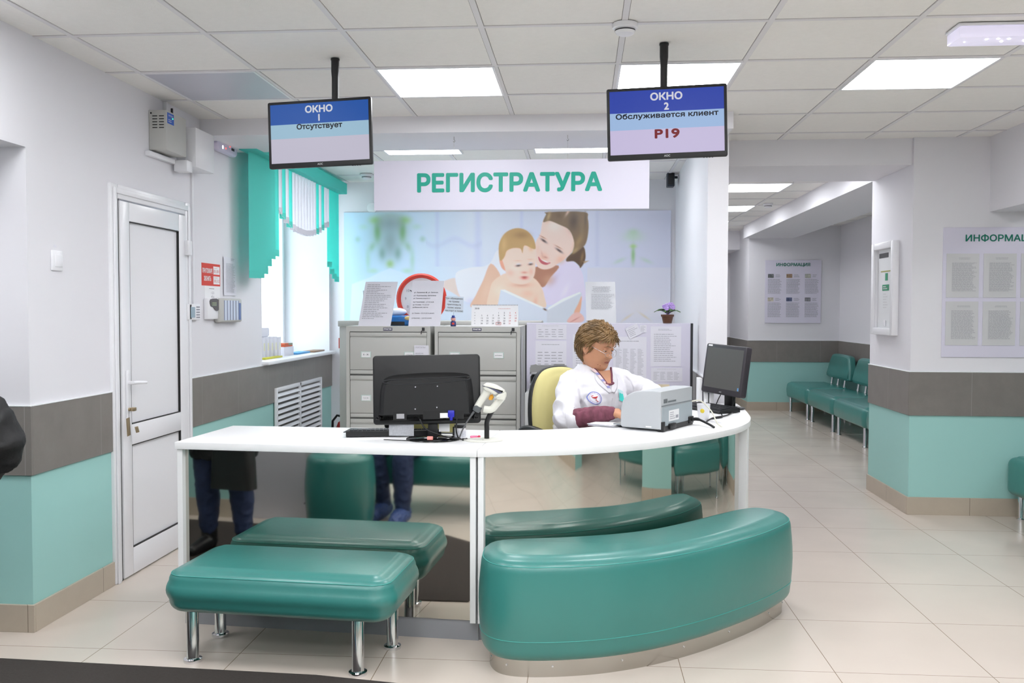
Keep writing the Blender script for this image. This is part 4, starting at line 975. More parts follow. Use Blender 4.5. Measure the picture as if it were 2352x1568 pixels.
for i in range(3):
    for j in range(2):
        x0 = 2.622 + i * .256 - cx; z1 = (1.936 if j == 0 else 1.605) - cz
        c_ = ((110, 114, 116), (150, 126, 104), (168, 170, 162), (190, 184, 170), (90, 98, 130), (128, 128, 134))[i + 3 * j]
        bm = nbm(); box(bm, x0, x0 + .08, -.008, -.0062, z1 - .055, z1); obj('picture', bm, mat('pic%d%d' % (i, j), c_, .5, var=.4, vscale=40), t, 0)
        bm = nbm(); fine_print(bm, .08, .045, face_mat((x0 + .145, -.0075, z1 - .027), (1, 0, 0), (0, -1, 0)), 3, sd_, lh=.5); fine_print(bm, .19, .21, face_mat((x0 + .095, -.0075, z1 - .175), (1, 0, 0), (0, -1, 0)), 14, sd_ + 1, lo=.85, lh=.5); obj('print', bm, M_ink, t, 0); sd_ += 2
# framed box on the pillar side
t = thing('wall_frame', 'white framed evacuation panel on the side of the right wall end', 'frame', (2.28, 6.915, 1.585)); hw, hh = .245, .345
bm = nbm()
for q in ((-hw, -hw + .055, -hh, hh), (hw - .055, hw, -hh, hh), (-hw + .055, hw - .055, hh - .05, hh), (-hw + .055, hw - .055, -hh, -hh + .05)): box(bm, -.045, 0, *q, r=.006)
for q in ((-hw + .055, -hw + .065, -hh + .05, hh - .05), (hw - .065, hw - .055, -hh + .05, hh - .05)): box(bm, -.030, 0, *q)
obj('outer_frame', bm, M_upvc, t)
bm = nbm(); box(bm, -.012, -.004, -hw + .06, hw - .06, -hh + .05, hh - .05); obj('panel', bm, mat('white_door_panel', (222, 224, 226), .35), t, 0)
Fp = lambda u, v, w_, h_: (-.0145, -.012, -u - w_ / 2, -u + w_ / 2, v - h_ / 2, v + h_ / 2)
bm = nbm(); box(bm, *Fp(-.05, .25, .20, .035)); obj('dark_vent', bm, M_dark, t, 0)
bm = nbm(); box(bm, *Fp(.0, .13, .22, .008)); obj('gold_line', bm, mat('olive_line', (150, 150, 70), .5), t, 0)
bm = nbm(); box(bm, *Fp(.015, .088, .05, .055)); box(bm, *Fp(.0, .008, .14, .045)); obj('green_sticker', bm, mat('sign_green', (30, 140, 100), .5), t, 0)
bm = nbm(); fine_print(bm, .1, .03, face_mat((-.016, 0, .008), (0, -1, 0), (-1, 0, 0)), 2, 90, lh=.6); fine_print(bm, .11, .12, face_mat((-.013, 0, -.09), (0, -1, 0), (-1, 0, 0)), 6, 91); obj('print', bm, M_ppn, t, 0)
bm = nbm(); box(bm, -.022, -.012, -.015, .015, -.28, -.235, r=.003); obj('latch', bm, M_upvc, t)
# ------------------------------------------------------------------ hanging screens
def emat(name, c, s=1.0):
    m = mat(name, (10, 10, 12), .35, spec=.2, emit=c, estr=s * .82); return m
def hanging_screen(label, loc, W, H, rz, ry, pole, bands, texts):
    t = thing('hanging_monitor', label, 'screen', loc, (0, ry, rz), 'ceiling screens over the counter')
    bm = nbm(); b2 = nbm(); prism(b2, rrect(W, H, .008, 3), 0, .018, r=.002); bmesh.ops.transform(b2, matrix=face_mat((0, .018, 0), (1, 0, 0), (0, -1, 0)), verts=b2.verts); merge(bm, b2)
    box(bm, -W * .36, W * .36, .018, .045, -H * .34, H * .30, r=.012); obj('casing', bm, M_black, t)
    a, b, c, d = -W / 2 + .013, W / 2 - .013, -H / 2 + .024, H / 2 - .013; hh = d - c
    scr = None
    for f0, f1, col in bands:
        bm = nbm(); box(bm, a, b, -.0006, .001, d - hh * f1, d - hh * f0); o = obj('screen_band', bm, emat('scr_%d_%d_%d' % col, col, 1.0), t, 0)
    for tx, sz, fz, col, wd, bo in texts:
        bm = nbm(); text_bm(bm, tx, sz, face_mat((0, -.0012, d - hh * fz), (1, 0, 0), (0, -1, 0)), bold=bo, width=wd); obj('lettering', bm, emat('txt_%d_%d_%d' % col, col, .9), t, 0)
    bm = nbm(); text_bm(bm, 'AOC', .012, face_mat((.0, -.0008, -H / 2 + .0125), (1, 0, 0), (0, -1, 0)), bold=.03); obj('maker_mark', bm, M_cabs, t, 0)
    bm = nbm()
    for k in range(4): box(bm, W * .30 + k * .012, W * .30 + .006 + k * .012, .004, .012, -H / 2 - .002, -H / 2)
    obj('buttons', bm, M_dark, t, 0)
    # pole to the ceiling
    px, py = pole; Mi = (Matrix.Translation(loc) @ Euler((0, ry, rz)).to_matrix().to_4x4()).inverted()
    P = lambda z, dx=0, dy=0: Mi @ Vector((px + dx, py + dy, z))
    bm = nbm(); tube(bm, [P(CEIL), P(CEIL - .06), P(CEIL - .09), P(loc[2] + .02)], [.019, .019, .0165, .0165], 20); obj('pole', bm, M_black, t, 40)
    bm = nbm(); tube(bm, [P(CEIL), P(CEIL - .008)], [.021, .021], 20); obj('pole_cap', bm, M_black, t, 40)
    bm = nbm(); box(bm, -.05, .05, .045, .07, -.05, .05, r=.004); tube(bm, [P(loc[2]), (0, .06, 0)], [.015, .015], 10); obj('mount', bm, M_black, t)
    return t
hanging_screen('left ceiling screen reading ОКНО 1 Отсутствует', (-1.219, 4.12, 2.240), .507, .310, -.10, -.022, (-1.172, 4.225),
    ((0, .345, (20, 84, 172)), (.345, .585, (160, 196, 218)), (.585, 1, (200, 196, 214))),
    (('ОКНО', .042, .115, (226, 230, 240), .132, .04), ('1', .042, .26, (226, 230, 240), None, .04), ('Отсутствует', .032, .40, (10, 14, 34), .222, .04)))
hanging_screen('right ceiling screen reading ОКНО 2 Обслуживается клиент P19', (.366, 3.98, 2.238), .517, .313, -.05, -.024, (.362, 4.09),
    ((0, .345, (44, 70, 176)), (.345, .615, (164, 194, 234)), (.615, 1, (208, 198, 232))),
    (('ОКНО', .042, .115, (232, 232, 244), .135, .04), ('2', .042, .27, (232, 232, 244), None, .04), ('Обслуживается клиент', .030, .405, (10, 14, 34), .44, .036), ('P19', .052, .70, (128, 8, 20), .103, .045)))

# ------------------------------------------------------------------ hanging sign
t = thing('hanging_sign', 'white hanging sign with green РЕГИСТРАТУРА lettering above the counter', 'sign', (-.4515, 5.65, 2.2075))
W, H = 1.735, .312
bm = nbm(); box(bm, -W / 2, W / 2, -.002, .002, -H / 2, H / 2, r=.0008, seg=1); obj('board', bm, M_lilac, t, 0)
bm = nbm(); text_bm(bm, 'РЕГИСТРАТУРА', .15, face_mat((-.012, -.0035, .006), (1, 0, 0), (0, -1, 0)), bold=.042, width=1.155); obj('lettering', bm, M_green, t, 0)
for x in (-.355, .36):
    bm = nbm(); cyl(bm, (x, 0, H / 2), (x, 0, .272), .0008, n=6); obj('wire', bm, M_steel, t)
    bm = nbm(); tube(bm, [(x, 0, .304), (x, 0, .285), (x + .006, 0, .276), (x, 0, .268), (x - .006, 0, .276)], .0022, 6); obj('hook', bm, M_steel, t)

# ------------------------------------------------------------------ black monitor seen from behind
TP = TOP
t = thing('computer_monitor', 'black computer monitor seen from behind on the left part of the counter', 'monitor', (-.672, 4.02, TP), math.radians(4))
W, H, Z0 = .490, .315, .068
tm = Matrix.Translation((-.03, .045, Z0 + H / 2)) @ Matrix.Rotation(math.radians(-5), 4, 'X') @ Matrix.Rotation(math.radians(-1.2), 4, 'Y')
bm = nbm(); b2 = nbm(); prism(b2, rrect(W, H, .016, 4), 0, .026, r=.006, seg=3); merge(bm, b2, tm @ face_mat((0, .0, 0), (1, 0, 0), (0, -1, 0)) @ Matrix.Translation((0, 0, 0)))
obj('casing', bm, M_black, t)
bm = nbm(); b2 = nbm()
bul = [tuple(p[:2]) for p in catmull([(-.215, -.10, 0), (-.205, .02, 0), (-.17, .062, 0), (-.05, .074, 0), (.05, .076, 0), (.17, .070, 0), (.205, .04, 0), (.215, -.10, 0), (.20, -.138, 0), (-.20, -.138, 0)], 5, True)]
rings(b2, [[(x, y, .026) for x, y in bul], [(x, y, .040) for x, y in inset(bul, .012)], [(x, y, .046) for x, y in inset(bul, .022)]]); merge(bm, b2, tm @ face_mat((0, 0, 0), (1, 0, 0), (0, -1, 0)))
obj('rear_cover', bm, M_black, t, 30)
bm = nbm(); b2 = nbm()
gr = [tuple(p[:2]) for p in catmull([(-.175, .028, 0), (-.195, .034, 0), (-.17, .043, 0), (0, .047, 0), (.17, .054, 0), (.20, .05, 0), (.175, .038, 0), (0, .024, 0), (-.12, .023, 0)], 5, True)]
tube(b2, [(x, y + .002, .0465) for x, y in gr] + [(gr[0][0], gr[0][1] + .002, .0465)], .0022, 6); merge(bm, b2, tm @ face_mat((0, 0, 0), (1, 0, 0), (0, -1, 0))); obj('groove_rim', bm, M_dark, t, 60)
for x, y in ((-.048, .012), (.052, .014), (-.05, -.088), (.048, -.082)):
    bm = nbm(); b2 = nbm(); cyl(b2, (x, y, .045), (x, y, .0485), .003, n=10); merge(bm, b2, tm @ face_mat((0, 0, 0), (1, 0, 0), (0, -1, 0))); obj('screw', bm, M_chrome, t)
bm = nbm(); b2 = nbm()
for x, w in ((-.15, .06), (-.015, .09)): box(b2, x, x + w, -.135, -.098, .044, .0475)
box(b2, .09, .17, -.135, -.098, .044, .0475); merge(bm, b2, tm @ face_mat((0, 0, 0), (1, 0, 0), (0, -1, 0))); obj('port_recess', bm, mat('deep_black', (8, 8, 9), .6), t, 0)
for x, w, m_ in ((-.135, .035, M_chrome), (.062, .040, M_paper)):
    bm = nbm(); b2 = nbm(); box(b2, x, x + w, -.130, -.108, .047, .050); merge(bm, b2, tm @ face_mat((0, 0, 0), (1, 0, 0), (0, -1, 0))); obj('rating_label' if m_ is M_paper else 'connector', bm, m_, t, 0)
bm = nbm(); b2 = nbm(); box(b2, .098, .128, -.128, -.096, .048, .060, r=.004); box(b2, .106, .120, -.142, -.12, .049, .059, r=.003); merge(bm, b2, tm @ face_mat((0, 0, 0), (1, 0, 0), (0, -1, 0))); plab(obj('video_plug', bm, mat('vga_blue', (30, 34, 170), .4), t), 'blue video cable plug')
bm = nbm(); box(bm, -.024, .020, .012, .034, .012, .11, r=.006, M=Matrix.Rotation(math.radians(-6), 4, 'X')); box(bm, -.030, .026, -.006, .03, .10, .135, r=.006); obj('stand', bm, M_black, t)
bm = nbm(); lathe(bm, [(.118, 0), (.122, .003), (.119, .008), (.03, .016), (.001, .017)], 48, (.0, .005, 0), sy=.80); obj('base', bm, mat('gloss_black', (14, 14, 15), .12), t, 60)
bm = nbm(); tube(bm, catmull([(.115, -.004, .145), (.112, -.012, .10), (.108, -.02, .05), (.118, -.02, .012), (.135, -.022, .006)], 6), .0032, 8); tube(bm, catmull([(-.06, -.006, .10), (-.03, -.03, .055), (.03, -.04, .03), (.09, -.03, .012), (.13, -.022, .008)], 6), .0035, 8)
tube(bm, catmull([(.135, -.022, .006), (.15, -.02, .004), (.155, -.01, .0055)], 4), .006, 8); obj('cable', bm, M_black, t, 60)
bm = nbm(); tube(bm, [(-.22, -.02, .0035), (-.16, -.035, .0035), (-.10, -.05, .0035), (-.075, -.05, .004)], .002, 6); obj('cable', bm, M_black, t, 60)
bm = nbm(); box(bm, -.012, .014, -.085, -.072, .010, .026, r=.003); o = obj('eraser', bm, mat('pink_eraser', (232, 150, 142), .6)); o.location = (-.672, 4.02, TP + .001); tag(o, 'small pink block lying on the monitor base', 'eraser')
# paper slips hanging under the monitor
for lab, x, y, w, z0, z1, m_ in (('grey printed slip hanging below the left half of the black monitor', -.818, 4.03, .115, .845, .910, mat('grey_slip', (176, 178, 184), .7, var=.12, vscale=120)),
                              ('white slip hanging below the monitor right of its stand', -.625, 4.06, .050, .862, .910, M_paper)):
    bm = nbm(); box(bm, -w / 2, w / 2, -.0006, .0006, 0, z1 - z0); o = obj('paper_slip', bm, m_, None, 0); o.location = (x, y, z0); tag(o, lab, 'paper slip')
bm = nbm(); box(bm, -.12, .12, -.001, .001, 0, .05, r=0); o = obj('sticky_notes', bm, mat('yellow_note', (222, 214, 140), .7), None, 0); o.location = (-.70, 4.16, .845); tag(o, 'row of yellow sticky notes under the far side of the black monitor', 'sticky notes')

# keyboard behind it
def keyboard(label, loc, rz, L=.44, D=.155):
    t = thing('keyboard', label, 'keyboard', loc, rz)
    bm = nbm(); prof = [(-D / 2, .004), (-D / 2, .012), (-D / 2 + .01, .016), (D / 2 - .01, .030), (D / 2, .026), (D / 2, .004)]
    rings(bm, [[(x, y, z) for y, z in prof] for x in (-L / 2, -L / 2 + .004, L / 2 - .004, L / 2)]); obj('case', bm, M_black, t, 30)
    bm = nbm()
    for r_ in range(6):
        y = -D / 2 + .02 + r_ * .0215; z = .0165 + (y + D / 2) / D * .013; n_ = 21
        for k in range(n_):
            x = -L / 2 + .014 + k * (L - .028) / n_; box(bm, x, x + (L - .028) / n_ - .003, y, y + .017, z - .002, z + .006)
    obj('keys', bm, M_dark, t, 0)
    return t
keyboard('black keyboard half under the black monitor on the left counter', (-.885, 4.175, TP), math.radians(193))
tag(obj('keyboard_mat', (lambda b: (box(b, -1.14, -.60, 4.22, 4.36, TP, TP + .003), b)[1])(nbm()), M_dark, None, 0), 'dark flat mat behind the keyboard at the monitor', 'mat')
# small stapler-like items behind
t = thing('hole_punch', 'small black hole punch behind the keyboard, left of the monitor', 'hole punch', (-.915, 4.30, TP + .003))
bm = nbm(); box(bm, -.04, .04, -.03, .03, 0, .014, r=.004); obj('base', bm, M_black, t)
for x in (-.026, .026):
    bm = nbm(); box(bm, x - .014, x + .014, -.018, .018, .014, .045, r=.008); obj('jaw', bm, M_black, t)
# jar with black lid
t = thing('jar', 'small white labelled jar with a black lid right of the monitor base', 'jar', (-.555, 4.08, TP))
bm = nbm(); lathe(bm, [(.024, 0), (.026, .003), (.026, .048), (.023, .052)], 28); obj('jar_body', bm, mat('white_jar', (226, 226, 230), .3), t)
bm = nbm(); lathe(bm, [(.027, .050), (.027, .062), (.025, .064)], 28); obj('lid', bm, M_black, t)
bm = nbm(); lathe(bm, [(.0263, .008), (.0263, .036)], 28, cap0=False, cap1=False); obj('paper_label', bm, mat('jar_label', (206, 208, 216), .6, var=.2, vscale=160), t)
bm = nbm(); box(bm, -.02, .014, -.012, .012, 0, .045, r=.004); o = obj('adhesive_tape', bm, M_dark); o.location = (-.582, 4.17, TP + .0); tag(o, 'small dark block behind the white jar', 'box')
t = thing('lighter', 'pink plastic lighter lying between the jar and the scanner stand', 'lighter', (-.485, 4.10, TP), math.radians(15)); bm = nbm(); box(bm, -.026, .010, -.006, .006, .0, .011, r=.004); obj('body', bm, mat('pink_plastic', (240, 120, 160), .2), t)
bm = nbm(); box(bm, .010, .022, -.006, .006, .0, .011, r=.003); obj('cap', bm, mat('red_plastic', (206, 50, 84), .3), t)

# ------------------------------------------------------------------ barcode scanner on its stand
t = thing('scanner_stand', 'grey-white gooseneck stand of the barcode scanner at the counter seam', 'scanner stand', (-.44, 4.02, TP))
k_ = .0002374
def SP(zx, zy, dy=0): return ((zx - 925) * k_, dy, (1403 - zy) * k_)
M_cream = mat('cream_plastic', (222, 222, 212), .35)
bm = nbm(); bo = [tuple(p[:2]) for p in catmull([(-.088, -.01, 0), (-.04, .045, 0), (.02, .060, 0), (.07, .04, 0), (.088, -.01, 0), (.05, -.05, 0), (-.0, -.066, 0), (-.06, -.052, 0)], 5, True)]
prism(bm, bo, 0, .007, r=.002); obj('base', bm, M_cream, t)
bm = nbm(); ball(bm, (0, -.03, .007), (.004, .004, .001), 10); obj('screw', bm, M_steel, t)
bm = nbm(); tube(bm, catmull([(.013, .02, .006), SP(980, 1200, .02), SP(985, 1050, .02), SP(1060, 880, .02), SP(1150, 760, .02), SP(1235, 640, .012)], 6), .0115, 14); obj('gooseneck', bm, M_black, t, 60)
bm = nbm(); tube(bm, catmull([SP(1295, 560, 0), SP(1245, 620, 0), SP(1160, 720, 0), SP(1100, 790, 0), SP(1030, 815, 0), SP(930, 800, 0)], 6), [.010] * 31, 12, flat=1.6)
cup = [(SP(*p)[0], SP(*p)[2]) for p in ((1165, 560), (1240, 490), (1340, 480), (1355, 560), (1310, 615), (1250, 612), (1200, 600))]
b2 = nbm(); prism(b2, [tuple(p[:2]) for p in catmull([(x, z, 0) for x, z in cup], 4, True)], -.034, .034, r=.006); merge(bm, b2, face_mat((0, 0, 0), (1, 0, 0), (0, -1, 0)))
obj('cradle', bm, M_cream, t, 40)
t = thing('barcode_scanner', 'cream handheld barcode scanner resting in the gooseneck stand', 'barcode scanner', (-.44, 4.02, TP))
def plate(bm, pts, th, r=.006, k=4):
    b2 = nbm(); prism(b2, [tuple(p[:2]) for p in catmull([(SP(*p)[0], SP(*p)[2], 0) for p in pts], k, True)], -th, th, r=r, seg=3); merge(bm, b2, face_mat((0, 0, 0), (1, 0, 0), (0, -1, 0)))
bm = nbm(); plate(bm, [(928, 350), (950, 318), (1000, 305), (1150, 335), (1290, 415), (1335, 470), (1290, 480), (1225, 492), (1150, 520), (1060, 470), (945, 420)], .034, .010)
tube(bm, catmull([SP(1010, 430), SP(960, 520), SP(880, 640), SP(800, 780)], 5), [.024, .022, .021, .020, .019, .018, .0175, .017, .0165, .016, .016, .016, .016, .016, .016, .016][:16], 16)
obj('scanner_body', bm, M_cream, t, 40)
bm = nbm(); plate(bm, [(925, 342), (1010, 362), (1120, 395), (1300, 470), (1225, 488), (1120, 430), (1020, 385), (928, 356)], .0345, .002, 3); obj('side_stripe', bm, mat('slate_stripe', (88, 90, 112), .4), t)
bm = nbm(); tube(bm, [SP(1110, 545), SP(1080, 560), SP(1060, 600), SP(1030, 612)], [.005, .006, .006, .003], 8, flat=1.6); obj('trigger', bm, mat('orange_trigger', (238, 170, 50), .4), t)
bm = nbm(); tube(bm, [SP(835, 745), SP(800, 800), SP(775, 845)], [.0175, .0195, .016], 16); obj('end_cap', bm, mat('end_grey', (92, 96, 98), .5), t)
bm = nbm(); tube(bm, catmull([SP(745, 850), SP(700, 920), SP(620, 1030), SP(520, 1210), SP(445, 1395), (-.12, .0, .004), (-.14, .01, .003)], 5), .0032, 8); tube(bm, [SP(745, 850), SP(640, 1000)], [.0055, .004], 8); obj('cable', bm, mat('grey_cable', (92, 94, 96), .5), t, 60)

# ------------------------------------------------------------------ laser printer
u = Vector((-.87, .493, 0)).normalized(); v = Vector((.493, .87, 0)).normalized()
PM = Matrix(((u.x, v.x, 0, 0), (u.y, v.y, 0, 0), (0, 0, 1, 0), (0, 0, 0, 1)))
t = thing('laser_printer', 'light grey laser printer seen from behind on the right part of the counter', 'printer', (.385, 4.362, TP))
M_prn = mat('printer_grey', (186, 190, 194), .42); M_prd = mat('printer_rear', (168, 178, 184), .45)
def ext(bm, prof, v0, v1, r=0):
    b2 = nbm(); prism(b2, prof, v0, v1, r=r, seg=3); M = Matrix(((u.x, 0, v.x, 0), (u.y, 0, v.y, 0), (0, 1, 0, 0), (0, 0, 0, 1))); merge(bm, b2, M)
LP = .385
bm = nbm(); ext(bm, [tuple(p[:2]) for p in [(.0, .012), (.0, .196), (.04, .199), (.10, .197), (.15, .188), (.185, .170), (.206, .145), (.216, .11), (.219, .06), (.218, .02), (.21, .012)]], 0, LP, .006); obj('housing', bm, M_prn, t, 30)
bm = nbm(); box(bm, -.003, .0, .012, LP - .008, .024, .118, M=PM); pl = obj('rear_panel', bm, M_prd, t, 0)
bm = nbm(); box(bm, -.0022, .0, .004, LP - .004, .124, .128, M=PM)
for k in range(7): box(bm, -.0025, .0, .03 + k * .006, .033 + k * .006, .138, .158, M=PM)
for k in range(16): box(bm, -.0025, .0, .08 + k * .006, .083 + k * .006, .138, .146, M=PM)
obj('vent_slots', bm, mat('slot_grey', (120, 126, 130), .6), t, 0)
bm = nbm(); box(bm, -.0045, -.003, .085, .205, .045, .098, M=PM); lb = obj('rating_label', bm, M_paper, t, 0)
bm = nbm(); F = PM @ face_mat((-.0052, .13, .072), (0, 1, 0), (-1, 0, 0)); fine_print(bm, .07, .04, F, 4, 77, lh=.4); box(bm, -.0055, -.0045, .165, .195, .055, .07, M=PM); obj('print', bm, M_ink, lb, 0)
bm = nbm(); box(bm, -.010, .02, .003, .03, .002, .05, r=.003, M=PM); box(bm, -.006, .03, .03, LP - .005, .002, .026, M=PM); box(bm, -.016, .0, .08, .15, .008, .034, r=.003, M=PM); box(bm, -.012, .0, LP - .06, LP - .006, .01, .045, r=.003, M=PM); obj('base_unit', bm, M_black, t)
bm = nbm(); box(bm, .05, .08, -.0012, 0, .020, .026, M=PM); obj('side_badge', bm, M_paper, t, 0)
bm = nbm(); box(bm, .20, .285, .05, .30, .012, .020, r=.002, M=PM); obj('paper_tray', bm, mat('tray_grey', (150, 156, 160), .4), t)
c0 = PM @ Vector((-.01, LP - .03, .028))
bm = nbm(); tube(bm, catmull([tuple(c0), tuple(c0 + Vector((.03, -.02, .004))), tuple(c0 + Vector((.075, -.09, -.012))), tuple(c0 + Vector((.095, -.13, -.022)))], 5), [.009] * 6 + [.006] * 10, 10); obj('power_plug', bm, M_black, t, 60)
c1 = PM @ Vector((-.0, LP - .01, .12))
bm = nbm(); tube(bm, catmull([tuple(c1), tuple(c1 + Vector((.05, .02, .0))), tuple(c1 + Vector((.10, -.02, -.05))), tuple(c1 + Vector((.12, -.06, -.10))), tuple(c1 + Vector((.14, -.10, -.118)))], 6), .0035, 8); plab(obj('cable', bm, mat('white_cable', (216, 214, 200), .4), t, 60), 'off-white data cable')
# loose papers
t = thing('paper_stack', 'few loose white sheets beside the printer near the woman', 'papers', (.125, 4.60, TP), math.radians(-30))
for k in range(5):
    bm = nbm(); box(bm, -.075, .075, -.055, .055, .001 + k * .0025, .0025 + k * .0025, M=Matrix.Translation((.004 * math.sin(k * 2), .004 * math.cos(k * 3), 0)) @ Matrix.Rotation(.10 * math.sin(k * 1.7), 4, 'Z')); obj('sheet', bm, M_paper if k % 2 == 0 else M_ppo, t, 0)
t = thing('printed_slip', 'two printed sheets lying on the counter right of the printer', 'papers', (.70, 4.80, TP), math.radians(35))
bm = nbm(); box(bm, -.06, .06, -.09, .09, .0, .0012); obj('sheet', bm, M_paper, t, 0)
bm = nbm(); fine_print(bm, .09, .15, Matrix.Translation((0, 0, .0018)), 12, 99); obj('print', bm, M_ink, t, 0)

# ------------------------------------------------------------------ right-hand monitor
t = thing('computer_monitor', 'dark monitor with its screen in view at the right end of the counter', 'monitor', (.865, 5.46, TP), math.atan2(-.84, .54))
W, H, Z0 = .352, .300, .085
tm = Matrix.Translation((0, -.02, Z0 + H / 2)) @ Matrix.Rotation(math.radians(-7), 4, 'X') @ Matrix.Rotation(math.radians(2.2), 4, 'Y')
F = tm @ face_mat((0, 0, 0), (1, 0, 0), (0, -1, 0))
bm = nbm(); b2 = nbm(); prism(b2, rrect(W, H, .014, 4), -.045, 0, r=.006, seg=3); merge(bm, b2, F); obj('casing', bm, mat('monitor_charcoal', (52, 48, 54), .4), t)
bm = nbm(); b2 = nbm(); box(b2, -W / 2 + .018, W / 2 - .018, -H / 2 + .035, H / 2 - .022, -.001, .0012); merge(bm, b2, F); obj('screen', bm, mat('dim_screen', (40, 40, 40), .3, emit=(96, 96, 94), estr=.55), t, 0)
bm = nbm(); b2 = nbm(); box(b2, -W / 2 + .02, -W / 2 + .055, H / 2 - .016, H / 2 - .006, .0, .0015); merge(bm, b2, F); obj('sticker', bm, M_paper, t, 0)
bm = nbm(); b2 = nbm(); box(b2, W / 2 - .034, W / 2 - .024, -H / 2 + .037, -H / 2 + .055, .001, .002); merge(bm, b2, F); obj('blue_mark', bm, emat('blue_mark', (120, 180, 240), .8), t, 0)
bm = nbm(); b2 = nbm(); text_bm(b2, 'AOC', .010, Matrix.Translation((0, -H / 2 + .015, .0012)), bold=.02); merge(bm, b2, F); obj('maker_mark', bm, M_cabs, t, 0)
bm = nbm(); box(bm, -.035, .035, .02, .05, .008, .16, r=.005); obj('stand', bm, M_black, t)
bm = nbm(); lathe(bm, [(.10, 0), (.105, .003), (.10, .008), (.03, .014), (.001, .015)], 40, (0, .03, 0), sy=.8); obj('base', bm, M_black, t, 60)
bm = nbm(); tube(bm, catmull([(-.06, .03, .10), (-.085, .02, .05), (-.06, -.02, .02)], 6), .003, 8); tube(bm, catmull([(.06, .03, .10), (.075, .0, .05), (.09, -.03, .012), (.13, -.06, .008)], 6), .0035, 8); obj('cable', bm, M_black, t, 60)
keyboard('dark keyboard in front of the right-hand monitor', (.755, 5.36, TP), math.atan2(-.86, .51), .37, .15)
bm = nbm(); tube(bm, catmull([(.79, 5.12, TP + .006), (.77, 4.98, TP + .004), (.70, 4.90, TP + .004), (.66, 4.78, TP + .004), (.72, 4.95, TP + .005), (.80, 5.05, TP + .005), (.86, 5.20, TP + .005), (.90, 5.34, TP + .006)], 6), .0038, 8); tag(obj('power_cable', bm, M_black, None, 60), 'black cable snaking over the counter between printer and right monitor', 'cable')
# cup
t = thing('cup', 'white cup with a yellow flower print just behind the printer', 'cup', (.655, 4.86, TP))
bm = nbm(); lathe(bm, [(.024, 0), (.028, .004), (.036, .09), (.034, .09), (.026, .006)], 28, cap1=True); obj('cup_body', bm, M_upvc, t, 40)
bm = nbm(); ball(bm, (-.010, -.031, .055), (.012, .004, .012), 12); obj('flower_print', bm, mat('yellow_flower', (232, 206, 60), .5), t)
bm = nbm(); tube(bm, [(-.01, 0, .03), (.01, 0, .115)], .006, 8); obj('spoon', bm, M_upvc, t)
# stack of upright white packets
for k, (x, y, h) in enumerate(((.735, 5.66, .17), (.768, 5.64, .145), (.80, 5.62, .12))):
    bm = nbm(); box(bm, -.012, .012, -.05, .05, 0, h, r=.002); o = obj('form_pad', bm, M_paper); o.location = (x, y, TP); tag(o, ('tallest', 'middle', 'shortest')[k] + ' of the upright white form pads behind the right monitor', 'paper pad', 'upright form pads')
